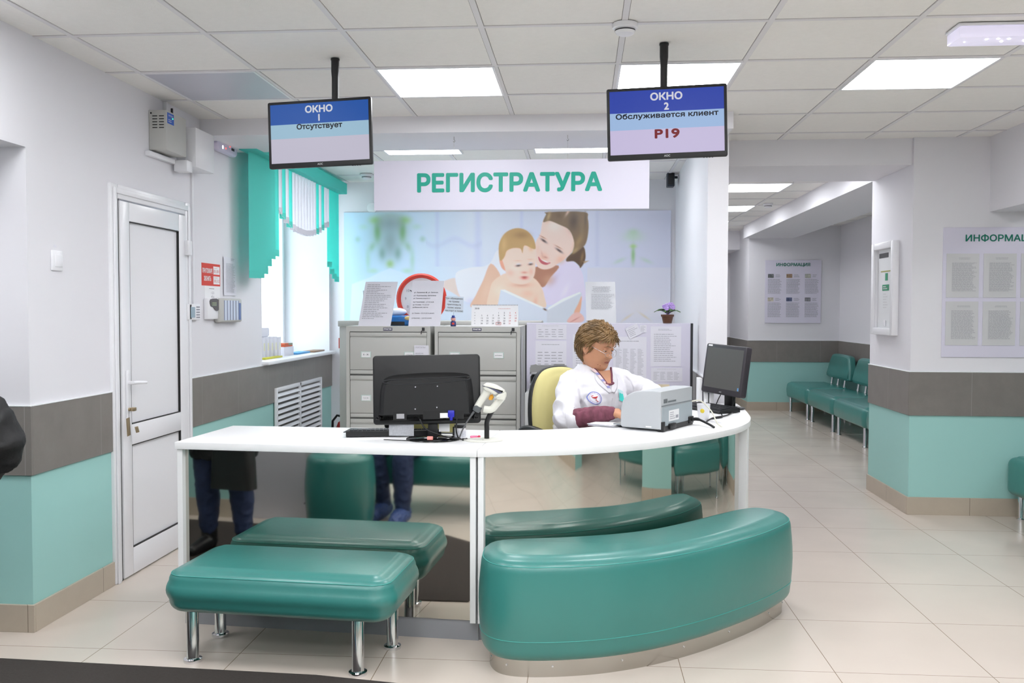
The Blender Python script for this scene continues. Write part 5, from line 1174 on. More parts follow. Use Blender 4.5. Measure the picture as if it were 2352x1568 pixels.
# ------------------------------------------------------------------ photographic mural, a flat print
import numpy as np
def paint_mural():
    NX, NY = 640, 216
    X0, X1, Y0, Y1 = 788., 1537., 487., 741.
    gx, gy = np.meshgrid(np.linspace(X0, X1, NX), np.linspace(Y0, Y1, NY))
    img = np.zeros((NY, NX, 3)); L = lambda c: np.array(c, float)
    def mixc(m, c):
        for k in range(3): img[..., k] = img[..., k] * (1 - m) + c[k] * m
    t = (gx - X0) / (X1 - X0)
    for k, (a, b, c) in enumerate(zip((176, 208, 228), (212, 218, 240), (203, 205, 224))):
        img[..., k] = np.where(t < .4, a + (b - a) * t / .4, b + (c - b) * (t - .4) / .6)
    def blob(cx, cy, rx, ry, c, a=1., ang=0, hard=0):
        dx, dy = gx - cx, gy - cy; ca, sa = math.cos(ang), math.sin(ang)
        q = np.sqrt(((dx * ca + dy * sa) / rx) ** 2 + ((-dx * sa + dy * ca) / ry) ** 2)
        m = np.clip((1.0 - q) * (6 if hard else 1.3), 0, 1) if hard else np.exp(-q * q * 1.4)
        mixc(m * a, c)
    def poly(pts, c, a=1., soft_=1.2, sm=4, c2=None, axis=None, z4=True):
        P = [(1000 + x / 4.2, 480 + y / 4.2) for x, y in pts] if z4 else pts
        if sm: P = [tuple(p[:2]) for p in catmull([(x, y, 0) for x, y in P], sm, True)]
        P = np.array(P); d = np.full(gx.shape, 1e9); ins = np.zeros(gx.shape, bool); n = len(P)
        x0, x1, y0, y1 = P[:, 0].min() - 6, P[:, 0].max() + 6, P[:, 1].min() - 6, P[:, 1].max() + 6
        sel = (gx > x0) & (gx < x1) & (gy > y0) & (gy < y1); X, Y = gx[sel], gy[sel]; dd = np.full(X.shape, 1e9); ii = np.zeros(X.shape, bool)
        for i in range(n):
            ax, ay = P[i]; bx, by = P[(i + 1) % n]; ex, ey = bx - ax, by - ay; q = ex * ex + ey * ey + 1e-12
            tt = np.clip(((X - ax) * ex + (Y - ay) * ey) / q, 0, 1); dd = np.minimum(dd, (X - ax - ex * tt) ** 2 + (Y - ay - ey * tt) ** 2)
            if ay != by: ii ^= ((ay > Y) != (by > Y)) & (X < (bx - ax) * (Y - ay) / (by - ay) + ax)
        s = np.sqrt(dd) * np.where(ii, 1, -1); m = np.zeros(gx.shape); m[sel] = np.clip(.5 + s / soft_ / 2, 0, 1)
        mixc(m * a, c); return m
    # soft background: window bars, wave, plants
    for x, w, a in ((1006, 5, .35), (1100, 9, .35), (1200, 4, .3), (1372, 5, .3), (1040, 40, .1)): mixc(np.exp(-((gx - x) / w) ** 2) * a * (gy < 610), (182, 188, 220))
    mixc(np.exp(-((gy - (556 + 8 * np.sin((gx - 980) / 14.))) / 7) ** 2) * .28 * (gx > 980) * (gx < 1110), (180, 186, 212))
    for s in (-1, 1):
        blob(896 + s * 26, 530, 26, 44, (150, 178, 172), .55); blob(896 + s * 34, 505, 16, 10, (150, 196, 120), .8); blob(896 + s * 29, 530, 9, 26, (112, 164, 104), .85); blob(896 + s * 20, 512, 12, 18, (140, 160, 150), .5)
        blob(896 + s * 18, 580, 10, 18, (120, 158, 150), .8); blob(896 + s * 42, 565, 8, 14, (140, 182, 150), .6, -s * .5); blob(896 + s * 52, 595, 7, 28, (166, 204, 190), .7); blob(896 + s * 76, 548, 8, 8, (140, 184, 160), .5); blob(896 + s * 40, 620, 14, 7, (168, 208, 178), .6)
        blob(896 + s * 62, 520, 14, 8, (170, 208, 190), .5)
    blob(896, 512, 26, 22, (140, 154, 160), .85); blob(896, 555, 22, 44, (136, 156, 160), .85); blob(896, 604, 10, 10, (146, 186, 110), .8); blob(896, 495, 30, 12, (150, 170, 160), .5)
    poly([(800, 745), (806, 650), (850, 634), (874, 622), (896, 614), (920, 622), (946, 634), (1000, 652), (1010, 745)], (198, 214, 238), 1, 1.5, 0, z4=False)
    blob(1453, 545, 26, 14, (190, 214, 196), .8); blob(1453, 535, 14, 9, (176, 208, 180), .7); blob(1453, 585, 5, 22, (142, 190, 130), .9); blob(1453, 566, 8, 5, (160, 206, 120), .8)
    for s in (-1, 1): blob(1453 + s * 30, 598, 16, 5, (184, 206, 196), .7, s * .4)
    mixc(np.clip((gy - 612) / 3, 0, 1) * (gx > 1350), (211, 211, 224)); blob(1470, 700, 60, 30, (220, 216, 220), .8); blob(1440, 725, 16, 3, (214, 196, 160), .5, -.6); blob(1480, 722, 16, 3, (214, 196, 160), .5, .6)
    # mother's body
    poly([(60, 700), (205, 655), (225, 740), (270, 850), (180, 800), (75, 745)], (222, 202, 194))
    poly([(215, 740), (208, 610), (330, 560), (470, 548), (545, 505), (600, 400), (640, 420), (690, 600), (560, 700), (400, 860), (350, 892), (262, 852)], (224, 224, 242))
    blob(1085, 690, 14, 10, (200, 196, 216), .5)
    poly([(1190, 545), (1300, 490), (1405, 575), (1440, 700), (1445, 860), (1300, 900), (1060, 900), (1035, 755), (1100, 650)], (218, 208, 230)); blob(1275, 640, 8, 22, (200, 184, 214), .5, .6); blob(1300, 665, 7, 20, (228, 222, 240), .6, .5)
    poly([(545, 520), (640, 640), (570, 700), (530, 810), (505, 930), (350, 930), (400, 820), (470, 680)], (226, 184, 158)); blob(1118, 668, 10, 30, (232, 196, 172), .6, .3)
    poly([(950, 560), (1195, 540), (1120, 650), (1045, 745), (950, 660)], (178, 122, 98)); blob(1262, 640, 16, 14, (206, 156, 128), .6)
    # ponytail, face, hair of the mother
    poly([(1290, 450), (1420, 360), (1452, 440), (1440, 510), (1405, 562), (1390, 540), (1340, 500), (1270, 500)], (92, 68, 48)); blob(1338, 590, 4, 16, (150, 116, 70), .7, .2); poly([(1425, 500), (1485, 495), (1440, 522)], (170, 136, 90), .7, 1, 0)
    poly([(1050, 110), (1020, 240), (978, 315), (972, 400), (974, 500), (1000, 555), (1060, 577), (1130, 562), (1200, 515), (1300, 440), (1350, 340), (1330, 180), (1250, 80), (1130, 60)], (238, 204, 190)); blob(1275, 520, 20, 16, (244, 218, 206), .8)
    blob(1250, 590, 12, 12, (226, 168, 140), .6); blob(1290, 595, 14, 10, (230, 176, 148), .7, -.5); blob(1237, 572, 6, 12, (234, 190, 170), .6)
    poly([(1048, 130), (1075, 60), (1090, 38), (1435, 38), (1472, 100), (1478, 210), (1455, 330), (1400, 390), (1330, 430), (1345, 330), (1300, 210), (1200, 155), (1110, 120)], (128, 102, 74))
    for cx, cy, rx, ry, an, c, a in ((1262, 498, 5, 14, .3, (196, 164, 116), .8), (1285, 497, 10, 9, .2, (110, 84, 58), .7), (1318, 510, 12, 22, .1, (84, 66, 52), .8), (1337, 530, 6, 24, .05, (140, 116, 84), .8), (1330, 555, 8, 20, .5, (176, 142, 92), .7), (1322, 575, 5, 14, .9, (196, 166, 110), .6), (1306, 488, 3.5, 14, .55, (224, 186, 166), .9), (1345, 505, 3, 20, 0, (104, 84, 64), .8)): blob(cx, cy, rx, ry, c, a, an)
    for (cx, cy, l) in ((1251, 553, 9), (1286, 575, 10)):
        blob(cx, cy, l, 2.9, (76, 56, 54), .95, .6); blob(cx - 2, cy - 8, l, 1.6, (170, 120, 92), .8, .5)
    poly([(1003, 455), (1035, 490), (1075, 508), (1120, 513), (1080, 533), (1035, 522), (1008, 490)], (196, 92, 98), 1, .8); blob(1254, 599, 10, 1.6, (240, 232, 230), .95, .45)
    blob(1255, 590, 6, 2.5, (200, 130, 112), .7, .3); blob(1247, 583, 2.5, 10, (214, 166, 146), .6, -.25)
    # baby
    poly([(700, 610), (575, 680), (535, 770), (510, 930), (640, 930), (700, 800), (1050, 940), (1060, 830), (1020, 720), (940, 650), (850, 700), (770, 690)], (240, 204, 182)); blob(1150, 665, 18, 16, (246, 218, 198), .7); blob(1215, 672, 16, 10, (230, 182, 156), .6); blob(1200, 652, 24, 6, (206, 146, 118), .6); blob(1232, 690, 6, 14, (226, 176, 150), .7, .2)
    poly([(628, 490), (650, 470), (690, 560), (690, 590), (650, 560)], (232, 164, 136))
    poly([(640, 430), (680, 560), (700, 640), (755, 700), (850, 718), (925, 690), (968, 620), (976, 500), (972, 340), (900, 240), (800, 200), (700, 240), (645, 330)], (242, 206, 188)); blob(1185, 612, 16, 12, (246, 214, 198), .8); blob(1175, 625, 9, 8, (240, 178, 158), .5); blob(1222, 622, 6, 9, (232, 172, 150), .6)
    poly([(628, 480), (624, 340), (680, 235), (780, 188), (880, 205), (950, 275), (976, 360), (960, 385), (870, 350), (850, 420), (830, 380), (760, 375), (700, 400), (680, 450), (655, 485)], (196, 156, 102)); blob(1200, 540, 22, 10, (150, 116, 76), .55); blob(1160, 560, 8, 20, (216, 178, 118), .7); blob(1222, 566, 6, 10, (208, 164, 96), .6)
    for cx, cy, w in ((1193, 608.5, 7), (1221, 605.5, 6)): blob(cx, cy, w, 2.6, (96, 72, 66), .95, -.12); blob(cx, cy - 3.5, w, 1.6, (206, 212, 224), .8, -.1); blob(cx - 1, cy - 11, w + 2, 1.4, (222, 178, 150), .7)
    blob(1207, 624, 8, 3, (216, 142, 122), .8); blob(1207, 636, 9, 4.2, (210, 98, 90), .95); blob(1207, 634, 8, .9, (150, 60, 60), .8)
    # open book and her hand
    poly([(590, 1100), (610, 920), (640, 770), (680, 768), (860, 850), (1060, 940), (1085, 965), (1085, 1100)], (211, 217, 230), 1, 1.2, 0); poly([(640, 770), (680, 768), (1060, 938), (1055, 950), (860, 868)], (232, 236, 246), 1, 1, 0)
    poly([(1085, 965), (1100, 935), (1250, 850), (1400, 788), (1418, 800), (1415, 850), (1360, 1100), (1085, 1100)], (205, 209, 219), 1, 1.2, 0); poly([(1095, 940), (1240, 850), (1400, 788), (1410, 800), (1240, 880), (1085, 965)], (228, 231, 240), 1, 1, 0)
    blob(1254, 707, 5, 2.2, (92, 66, 54), 1, .45)
    poly([(1418, 830), (1400, 980), (1345, 985), (1385, 900)], (230, 172, 140)); poly([(1280, 1070), (1300, 1030), (1350, 985), (1400, 985), (1440, 1030), (1425, 1070), (1330, 1078)], (234, 186, 176)); blob(1322, 730, 14, 1.5, (196, 120, 110), .8, -.5)
    mixc(np.clip((gy - 736.5) / 1.5, 0, 1), (196, 196, 200))
    g_ = img.mean(2, keepdims=True); img = np.clip((img + (g_ - img) * .06) * 1.09, 0, 252)
    return img / 255., NX, NY
_im, NX, NY = paint_mural()
mx0, mx1, mz0, mz1, my = -2.262, .822, 1.285, 2.345, 8.44
me = bpy.data.meshes.new('mural_print')
xs = np.linspace(mx0, mx1, NX); zs = np.linspace(mz1, mz0, NY); gx, gz = np.meshgrid(xs, zs)
co = np.stack([gx.ravel(), np.full(gx.size, my - .006), gz.ravel()], 1)
i, j = np.meshgrid(np.arange(NX - 1), np.arange(NY - 1)); a = (j * NX + i).ravel()
fc = np.stack([a, a + NX, a + NX + 1, a + 1], 1)
me.vertices.add(len(co)); me.vertices.foreach_set('co', co.ravel()); me.loops.add(fc.size); me.loops.foreach_set('vertex_index', fc.ravel())
me.polygons.add(len(fc)); me.polygons.foreach_set('loop_start', np.arange(0, fc.size, 4)); me.update(calc_edges=True)
lnr = np.where(_im <= .04045, _im / 12.92, ((_im + .055) / 1.055) ** 2.4)
ca = me.color_attributes.new('print', 'FLOAT_COLOR', 'POINT'); ca.data.foreach_set('color', np.concatenate([lnr.reshape(-1, 3), np.ones((NX * NY, 1))], 1).ravel().astype(np.float32))
mm = mat('mural_print', (220, 220, 230), .3, vc='print'); me.materials.append(mm)
t = thing('wall_mural', 'wide photo mural of a mother and baby reading on the registry back wall', 'mural', (0, 0, 0))
o = bpy.data.objects.new('print', me); C.objects.link(o); o.parent = t
bm = nbm(); box(bm, mx0 - .002, mx1 + .002, my - .0055, my + .008, mz0 - .002, mz1 + .002); obj('backing', bm, M_lilac, t, 0)
# ------------------------------------------------------------------ office chair
t = thing('office_chair', 'yellow-green upholstered office chair with black armrests behind the counter', 'chair', (-.115, 5.16, 0), .72)
M_yel = mat('olive_yellow_fabric', (214, 204, 142), .8, bump=.15, bscale=220)
bo = [tuple(p[:2]) for p in catmull([(0, .27, 0), (.12, .245, 0), (.19, .15, 0), (.215, 0, 0), (.205, -.16, 0), (.16, -.25, 0), (0, -.27, 0), (-.16, -.25, 0), (-.205, -.16, 0), (-.215, 0, 0), (-.19, .15, 0), (-.12, .245, 0)], 5, True)]
Fb = Matrix.Translation((0, .02, .83)) @ Matrix.Rotation(math.radians(-6), 4, 'X') @ face_mat((0, 0, 0), (1, 0, 0), (0, -1, 0))
bm = nbm(); b2 = nbm(); soft(b2, inset(bo, .008), .0, .06, .035, .01, puff=.012); merge(bm, b2, Fb); obj('backrest', bm, M_yel, t, 60)
bm = nbm(); b2 = nbm(); soft(b2, bo, -.03, .012, .012, .02); merge(bm, b2, Fb); obj('back_shell', bm, M_black, t, 60)
bm = nbm(); soft(bm, rrect(.48, .46, .10, 6, 0, -.24), .42, .50, .04, .03, puff=.01); obj('seat', bm, M_yel, t, 60)
bm = nbm(); tube(bm, [(0, .05, .62), (0, .09, .50), (0, .0, .40), (0, -.2, .40)], [.03, .03, .03, .05], 10, flat=.5); obj('back_bar', bm, M_black, t)
bm = nbm(); cyl(bm, (0, -.22, .12), (0, -.22, .42), .027); obj('gas_lift', bm, M_black, t)
for s in (-1, 1):
    bm = nbm(); tube(bm, catmull([(s * .25, .02, .50), (s * .275, .04, .62), (s * .275, .02, .735), (s * .275, -.06, .765), (s * .275, -.20, .745), (s * .275, -.27, .70), (s * .27, -.22, .58), (s * .25, -.14, .50)], 5), .019, 10, flat=1.3); obj('armrest', bm, M_black, t, 60)
for k in range(5):
    a = k * 2 * PI / 5; bm = nbm(); tube(bm, [(0, -.22, .13), (.28 * math.cos(a), -.22 + .28 * math.sin(a), .085)], [.028, .016], 10)
    obj('foot', bm, M_black, t); bm = nbm(); b2 = nbm(); lathe(b2, [(.024, -.018), (.028, -.01), (.028, .01), (.024, .018)], 18); merge(bm, b2, Matrix.Translation((.28 * math.cos(a), -.22 + .28 * math.sin(a), .029)) @ Matrix.Rotation(PI / 2, 4, 'X')); obj('castor', bm, M_black, t)

# ------------------------------------------------------------------ people: continuous bodies grown from joined limbs
from mathutils import noise
from mathutils.bvhtree import BVHTree
def remesh(bm, voxel, smooth=4, wr=0, wscale=14, seedv=(0, 0, 0), wmask=None):
    me = bpy.data.meshes.new('r'); bm.to_mesh(me); bm.free(); o = bpy.data.objects.new('r', me); C.objects.link(o)
    m = o.modifiers.new('r', 'REMESH'); m.mode = 'VOXEL'; m.voxel_size = voxel
    if smooth: s = o.modifiers.new('s', 'SMOOTH'); s.iterations = smooth; s.factor = .5
    dg = bpy.context.evaluated_depsgraph_get(); m2 = bpy.data.meshes.new_from_object(o.evaluated_get(dg))
    out = bmesh.new(); out.from_mesh(m2); bpy.data.objects.remove(o); bpy.data.meshes.remove(me); bpy.data.meshes.remove(m2)
    out.normal_update()
    if wr:
        for v in out.verts:
            p = v.co * wscale + Vector(seedv); n1 = noise.noise(p); n2 = noise.noise(p * 2.3 + Vector((7, 3, 1)))
            d = (1 - abs(n1) * 3.2) * .6 + n2 * .5; k = wmask(v.co) if wmask else 1
            v.co += v.normal * wr * d * k
        out.normal_update()
    return out
def limb(bm, pts, rs, n=14, k=4, sq=1.0):
    P = catmull(pts, k); R = [v.x for v in catmull([(r, 0, 0) for r in rs], k)]; tube(bm, P, R, n, flat=sq)
    for q in (0, -1): ball(bm, P[q], R[q], 12)
def torso(bm, secs, n=28):     # (centre x, y, z, half width, half depth)
    rs = []
    for cx, cy, cz, w, d in secs:
        rs.append([(cx + w * math.copysign(abs(math.cos(a)) ** .85, math.cos(a)), cy + d * math.copysign(abs(math.sin(a)) ** .9, math.sin(a)), cz) for a in [2 * PI * k / n for k in range(n)]])
    rings(bm, rs)
def hand(bm, wrist, d, up, s=1, curl=.5, side=1):
    """palm, four separate fingers and a thumb; d = direction of the hand, up = back of the hand"""
    d = Vector(d).normalized(); up = Vector(up); up = (up - d * up.dot(d)).normalized(); sd = d.cross(up) * side; w = Vector(wrist)
    box_pts = [w + d * .01, w + d * .04, w + d * .085]
    for off in (-.026, -.009, .009, .026): limb(bm, [w + sd * off * .6, w + d * .045 + sd * off, w + d * .088 + sd * off * 1.05], [.015, .0155, .011], 10, 3)
    for off, L in ((-.029, .070), (-.010, .080), (.010, .075), (.028, .058)):
        p = w + d * .085 + sd * off * 1.05; a = 0; pts = [p]; dirv = d.copy()
        for f in (.45, .32, .23):
            a += curl * .5; dirv = (d * math.cos(a) - up * math.sin(a)); pts.append(pts[-1] + dirv * L * f)
        limb(bm, pts, [.0095, .009, .0082, .0068], 8, 3)
    b0 = w + d * .022 - sd * .024
    limb(bm, [b0, b0 + d * .022 - sd * .022 - up * .012, b0 + d * .050 - sd * .032 - up * .020, b0 + d * .072 - sd * .034 - up * .024], [.014, .012, .010, .008], 8, 3)
def head_geo(bm, M, plump=0.0, s=1.0):
    """face with nose, lips, chin, brow and eye sockets; looks along -y"""
    prof = [(-.122, -.030, .012, .020), (-.114, -.070, .020, .040), (-.104, -.084, .028, .050), (-.092, -.0885, .038, .058), (-.080, -.0885, .046, .063), (-.068, -.087, .052, .0665), (-.056, -.0895, .058, .069), (-.046, -.0905, .064, .071), (-.034, -.090, .070, .0725), (-.022, -.0885, .076, .074), (-.010, -.0875, .082, .0755),
            (.002, -.0865, .088, .0765), (.014, -.0875, .092, .077), (.026, -.0905, .095, .077), (.040, -.0910, .097, .0765), (.055, -.088, .097, .075), (.070, -.0815, .094, .071), (.085, -.070, .087, .064), (.098, -.054, .074, .053), (.108, -.034, .054, .037), (.114, -.012, .030, .018)]
    P = [Vector((z, f, b)) for z, f, b, w in prof]; n = 56; rs = []
    zs = [prof[0][0] + (prof[-1][0] - prof[0][0]) * i / 60 for i in range(61)]
    def interp(z, k):
        for a, b in zip(prof, prof[1:]):
            if a[0] <= z <= b[0]:
                t = (z - a[0]) / (b[0] - a[0]); t = t * t * (3 - 2 * t) * .5 + t * .5; return a[k] + (b[k] - a[k]) * t
        return prof[-1][k]
    for z in zs:
        f, b, w = interp(z, 1), interp(z, 2), interp(z, 3)
        w += plump * math.exp(-((z + .065) / .035) ** 2); cy = (f + b) / 2; hd = (b - f) / 2; r = []
        for k in range(n):
            a = 2 * PI * k / n - PI / 2; cx, sy = math.cos(a), math.sin(a)
            x = w * math.copysign(abs(cx) ** .92, cx); y = cy + hd * math.copysign(abs(sy) ** .92, sy)
            if sy < 0:
                nz = math.exp(-((x) / (.0085 + .006 * math.exp(-((z + .030) / .010) ** 2))) ** 2)
                y -= nz * (.0235 * math.exp(-((z + .029) / .0115) ** 2) + .012 * math.exp(-((z + .008) / .016) ** 2))
                y -= .004 * math.exp(-((abs(x) - .013) / .007) ** 2) * math.exp(-((z + .033) / .007) ** 2)                # nostrils
                y += .0085 * math.exp(-((abs(x) - .031) / .014) ** 2) * math.exp(-((z - .006) / .011) ** 2)                 # sockets
                y -= .003 * math.exp(-((abs(x) - .030) / .02) ** 2) * math.exp(-((z - .028) / .007) ** 2)                   # brow
                y -= .0045 * math.exp(-(x / .020) ** 2) * (math.exp(-((z + .054) / .0045) ** 2) + math.exp(-((z + .066) / .005) ** 2))   # lips
                y += .004 * math.exp(-(x / .022) ** 2) * math.exp(-((z + .0600) / .0022) ** 2)
                y -= .004 * math.exp(-(x / .018) ** 2) * math.exp(-((z + .094) / .012) ** 2)                                 # chin
                y -= .004 * math.exp(-((abs(x) - .042) / .016) ** 2) * math.exp(-((z + .030) / .022) ** 2)                   # cheeks
            r.append(M @ (Vector((x, y, z)) * s))
        rs.append(r)
    rings(bm, rs)
def ear_geo(bm, M, side, s=1.0):
    c = Vector((side * .079, .006, -.008)) * s
    pts = [c + Vector((side * .004, (.016 * math.cos(a) + .002 * math.sin(a)) * s, .030 * math.sin(a) * s)) for a in [2 * PI * k / 14 for k in range(15)]]
    tube(bm, [M @ p for p in pts], .0045 * s, 8); ball(bm, tuple(M @ c), (.004 * s, .015 * s, .026 * s), 10, M=M.to_3x3().to_4x4())
    ball(bm, tuple(M @ (c + Vector((0, -.004, -.027)) * s)), .0065 * s, 8)
def face_parts(parent, M, s, lid_down=.55, browc=(120, 92, 66), skin=None, lipc=(176, 96, 88)):
    R3 = M.to_3x3().to_4x4(); out = []
    for sd in (-1, 1):
        c = Vector((sd * .031, -.0735, .005)) * s
        bm = nbm(); ball(bm, tuple(M @ c), .0112 * s, 16, 0); ball(bm, tuple(M @ (c + Vector((0, -.0085, -.0035)) * s)), (.0052 * s, .003 * s, .0052 * s), 10, 1, M=R3)
        e = obj('eye', bm, [mat('eye_white', (222, 216, 210), .2), mat('iris', (58, 48, 42), .2)], parent, 60)
        bm = nbm()      # upper lid
        t_ = bmesh.new(); bmesh.ops.create_uvsphere(t_, u_segments=20, v_segments=14, radius=.0126 * s)
        bmesh.ops.delete(t_, geom=[v for v in t_.verts if v.co.z < (-.0075 + .0105 * (1 - lid_down)) * s], context='VERTS'); merge(bm, t_, M @ Matrix.Translation(c)); obj('eyelid', bm, skin, parent, 60)
        bm = nbm(); zl = (-.0075 + .0105 * (1 - lid_down)) * s
        tube(bm, [M @ (c + Vector((.0118 * s * math.sin(a), -.0122 * s * math.cos(a), zl * .95))) for a in [-.95 + .19 * k for k in range(11)]], .0009 * s, 5); obj('lashes', bm, mat('lash', (40, 30, 26), .6), parent)
        bm = nbm(); tube(bm, [M @ (Vector((sd * x, y, z)) * s) for x, y, z in ((.013, -.0965, .0225), (.022, -.0965, .0265), (.034, -.0915, .0275), (.045, -.083, .0235))], [.0014 * s, .002 * s, .0018 * s, .0008 * s], 6, flat=1); obj('eyebrow', bm, mat('brow%d' % browc[0], browc, .8), parent, 60)
    bm = nbm()
    tube(bm, [M @ (Vector((x, y, z)) * s) for x, y, z in ((-.022, -.0855, -.0605), (-.010, -.0935, -.0560), (0, -.0948, -.0575), (.010, -.0935, -.0560), (.022, -.0855, -.0605))], [.0008 * s, .0026 * s, .0026 * s, .0026 * s, .0008 * s], 8)
    tube(bm, [M @ (Vector((x, y, z)) * s) for x, y, z in ((-.021, -.0855, -.0612), (-.010, -.0925, -.0625), (0, -.0940, -.0632), (.010, -.0925, -.0625), (.021, -.0855, -.0612))], [.0008 * s, .0022 * s, .0026 * s, .0022 * s, .0008 * s], 8); obj('lips', bm, mat('lips%d' % lipc[0], lipc, .45), parent, 60)
def tufts(bm, M, s, n, seed, L, r, keep, curl=1.0, back=Vector((0, .6, -.7)), lift=.4, centre=(0, .003, .01), rad=(.083, .100, .103)):
    rnd = random.Random(seed); c = Vector(centre)
    for i in range(n):
        z = rnd.uniform(-1, 1); a = rnd.uniform(0, 2 * PI); q = math.sqrt(1 - z * z); nrm = Vector((q * math.cos(a), q * math.sin(a), z))
        p = c + Vector((nrm.x * rad[0], nrm.y * rad[1], nrm.z * rad[2]))
        if not keep(p): continue
        d = (back + Vector((nrm.x * .5, 0, 0)) + Vector([rnd.uniform(-.5, .5) for _ in range(3)]) * curl); d = (d - nrm * d.dot(nrm)).normalized()
        pts = [p]; dd = (d + nrm * lift).normalized(); ll = L * rnd.uniform(.7, 1.25)
        for k in range(4):
            pts.append(pts[-1] + dd * ll / 4); dd = (dd - nrm * (.42 * curl + .1) + d * .1 + Vector([rnd.uniform(-.22, .22) for _ in range(3)]) * curl).normalized()
        tube(bm, [M @ (x * s) for x in pts], [r * s * f for f in (.8, 1.1, 1.0, .75, .2)], 4, caps=False)
M_skin = mat('warm_skin', (206, 150, 116), .5, var=.05, vscale=18)
M_skin.node_tree.nodes['Principled BSDF'].inputs['Subsurface Weight'].default_value = .08
M_skin.node_tree.nodes['Principled BSDF'].inputs['Subsurface Radius'].default_value = (.02, .008, .004)
M_coat = mat('white_cotton', (226, 225, 231), .75, bump=.06, bscale=60)
M_knit = mat('burgundy_knit', (118, 66, 82), .85, bump=.5, bscale=60, var=.30, vscale=30, stretch=(1, 1, .12))
M_hair = mat('ash_brown_hair', (122, 94, 58), .5, var=.42, vscale=14)
M_jean = mat('dark_denim', (44, 58, 92), .8, bump=.25, bscale=180, var=.18, vscale=9)
M_blk = mat('black_fabric', (20, 20, 22), .7, bump=.3, bscale=60)
M_bag = mat('black_leather', (26, 26, 28), .4, bump=.2, bscale=120)
M_shoe = mat('blue_shoe_cover', (62, 84, 140), .35, bump=.9, bscale=40)

# ---- the receptionist
W0 = thing('person', 'woman in a white medical coat and glasses seated behind the counter, looking down', 'person', (.075, 5.02, .028), .70)
SH = 1.035
HM = Matrix.Translation((-.020, -.036, 1.198)) @ Matrix.Rotation(math.radians(15), 4, 'Z') @ Matrix.Rotation(math.radians(19), 4, 'X')
HS = 1.07
RW, RE, RS = (-.140, -.340, .858), (-.300, -.115, .806), (-.172, .02, .995)
LW, LE, LS = (.03, -.40, .90), (.245, -.20, .925), (.172, .02, .995)
bm = nbm()
torso(bm, [(0, .10, .46, .15, .12), (0, .10, .52, .18, .14), (0, .09, .62, .165, .135), (0, .07, .74, .155, .13), (0, .045, .86, .16, .135), (0, .02, .95, .165, .125), (0, .015, 1.0, .135, .085), (0, .012, 1.035, .09, .065), (0, .008, 1.075, .06, .058)])
limb(bm, [(0, .012, 1.03), (.003, -.008, 1.09), (.008, -.03, 1.15)], [.062, .058, .058])
for S_, E_, W_ in ((RS, RE, RW), (LS, LE, LW)):
    limb(bm, [(S_[0] * .9, S_[1], S_[2] - .02), tuple((Vector(S_) + Vector(E_)) / 2), E_], [.046, .044, .040]); limb(bm, [E_, tuple((Vector(E_) + Vector(W_)) / 2 + Vector((0, 0, .004))), W_], [.040, .038, .026])
hand(bm, RW, (.35, -.85, -.25), (0, -.2, 1), curl=.5, side=1); hand(bm, LW, (-.2, -.9, -.25), (0, -.2, 1), curl=.5, side=-1)
for s in (-1, 1):
    limb(bm, [(s * .09, .08, .52), (s * .11, -.12, .54), (s * .12, -.30, .53)], [.085, .075, .058]); limb(bm, [(s * .12, -.30, .53), (s * .12, -.30, .30), (s * .12, -.27, .06)], [.056, .052, .034]); limb(bm, [(s * .12, -.26, .02), (s * .125, -.36, .008), (s * .13, -.43, .003)], [.034, .034, .026])
head_geo(bm, HM, plump=.007, s=HS); ear_geo(bm, HM, -1, HS); ear_geo(bm, HM, 1, HS)
limb(bm, [tuple(HM @ Vector((0, -.03, -.105))), tuple(HM @ Vector((0, .0, -.10)))], [.048, .05])
body = remesh(bm, .0042, 2)
bvh_body = BVHTree.FromBMesh(body)
ob = obj('body', body, M_skin, W0, 180, normals=False)
face_parts(W0, HM, HS, .72, (128, 96, 68), M_skin, (176, 108, 92))
bm = nbm(); ball(bm, tuple(HM @ (Vector((-.082, .002, -.038)) * HS)), .0035, 10); obj('earring', bm, mat('pearl', (236, 232, 226), .15), W0)
for x, y, z in ((-.052, -.072, -.082), (-.040, -.080, -.086)):
    hit = bvh_body.ray_cast(HM @ Vector((x, y - .1, z)), (HM.to_3x3() @ Vector((0, 1, 0))))
    if hit[0]: bm = nbm(); ball(bm, tuple(hit[0]), .0022, 8); obj('mole', bm, mat('mole', (140, 80, 60), .6), W0)
# hair: short layered curls
bm = nbm(); b2 = nbm(); ball(b2, (0, .012, .020), (.084, .098, .098), 40)
for v in b2.verts:
    p = v.co; n_ = (p - Vector((0, .012, .02))).normalized()
    v.co += n_ * (.012 * noise.noise(p * 38) + .008 * noise.noise(p * 80) + .006)
lim = lambda p: p.z < -.005 - .09 * max(0, min(1, p.y / .06)) or (p.y < -.052 and p.z < .066) or (p.y < .0 and p.z < .028 and abs(p.x) > .0)
bmesh.ops.delete(b2, geom=[v for v in b2.verts if lim(v.co)], context='VERTS')
bmesh.ops.scale(b2, vec=(HS,) * 3, verts=b2.verts); merge(bm, b2, HM)
keep = lambda p: (p.z > .064 or (p.y > .012 and p.z > -.02) or (p.y > .030 and p.z > -.088) or (p.y > -.038 and p.z > .034)) and not (p.y < -.055 and p.z < .066)
tufts(bm, HM, HS, 3600, 3, .058, .0034, keep, .38, Vector((0, .6, -.7)), .4)
tufts(bm, HM, HS, 3000, 8, .046, .0034, lambda p: p.z > .055 and not (p.y < -.060 and p.z < .064), 1.15, Vector((0, .4, .1)), 1.15)
tufts(bm, HM, HS, 2300, 5, .034, .0028, lambda p: p.z > .060 and p.y < -.010, 1.1, Vector((0, -.25, .35)), 1.3)
tufts(bm, HM, HS, 2600, 6, .072, .0028, lambda p: p.z > -.085 and p.z < .03 and p.y > .024, .3, Vector((0, .05, -1)), .22)
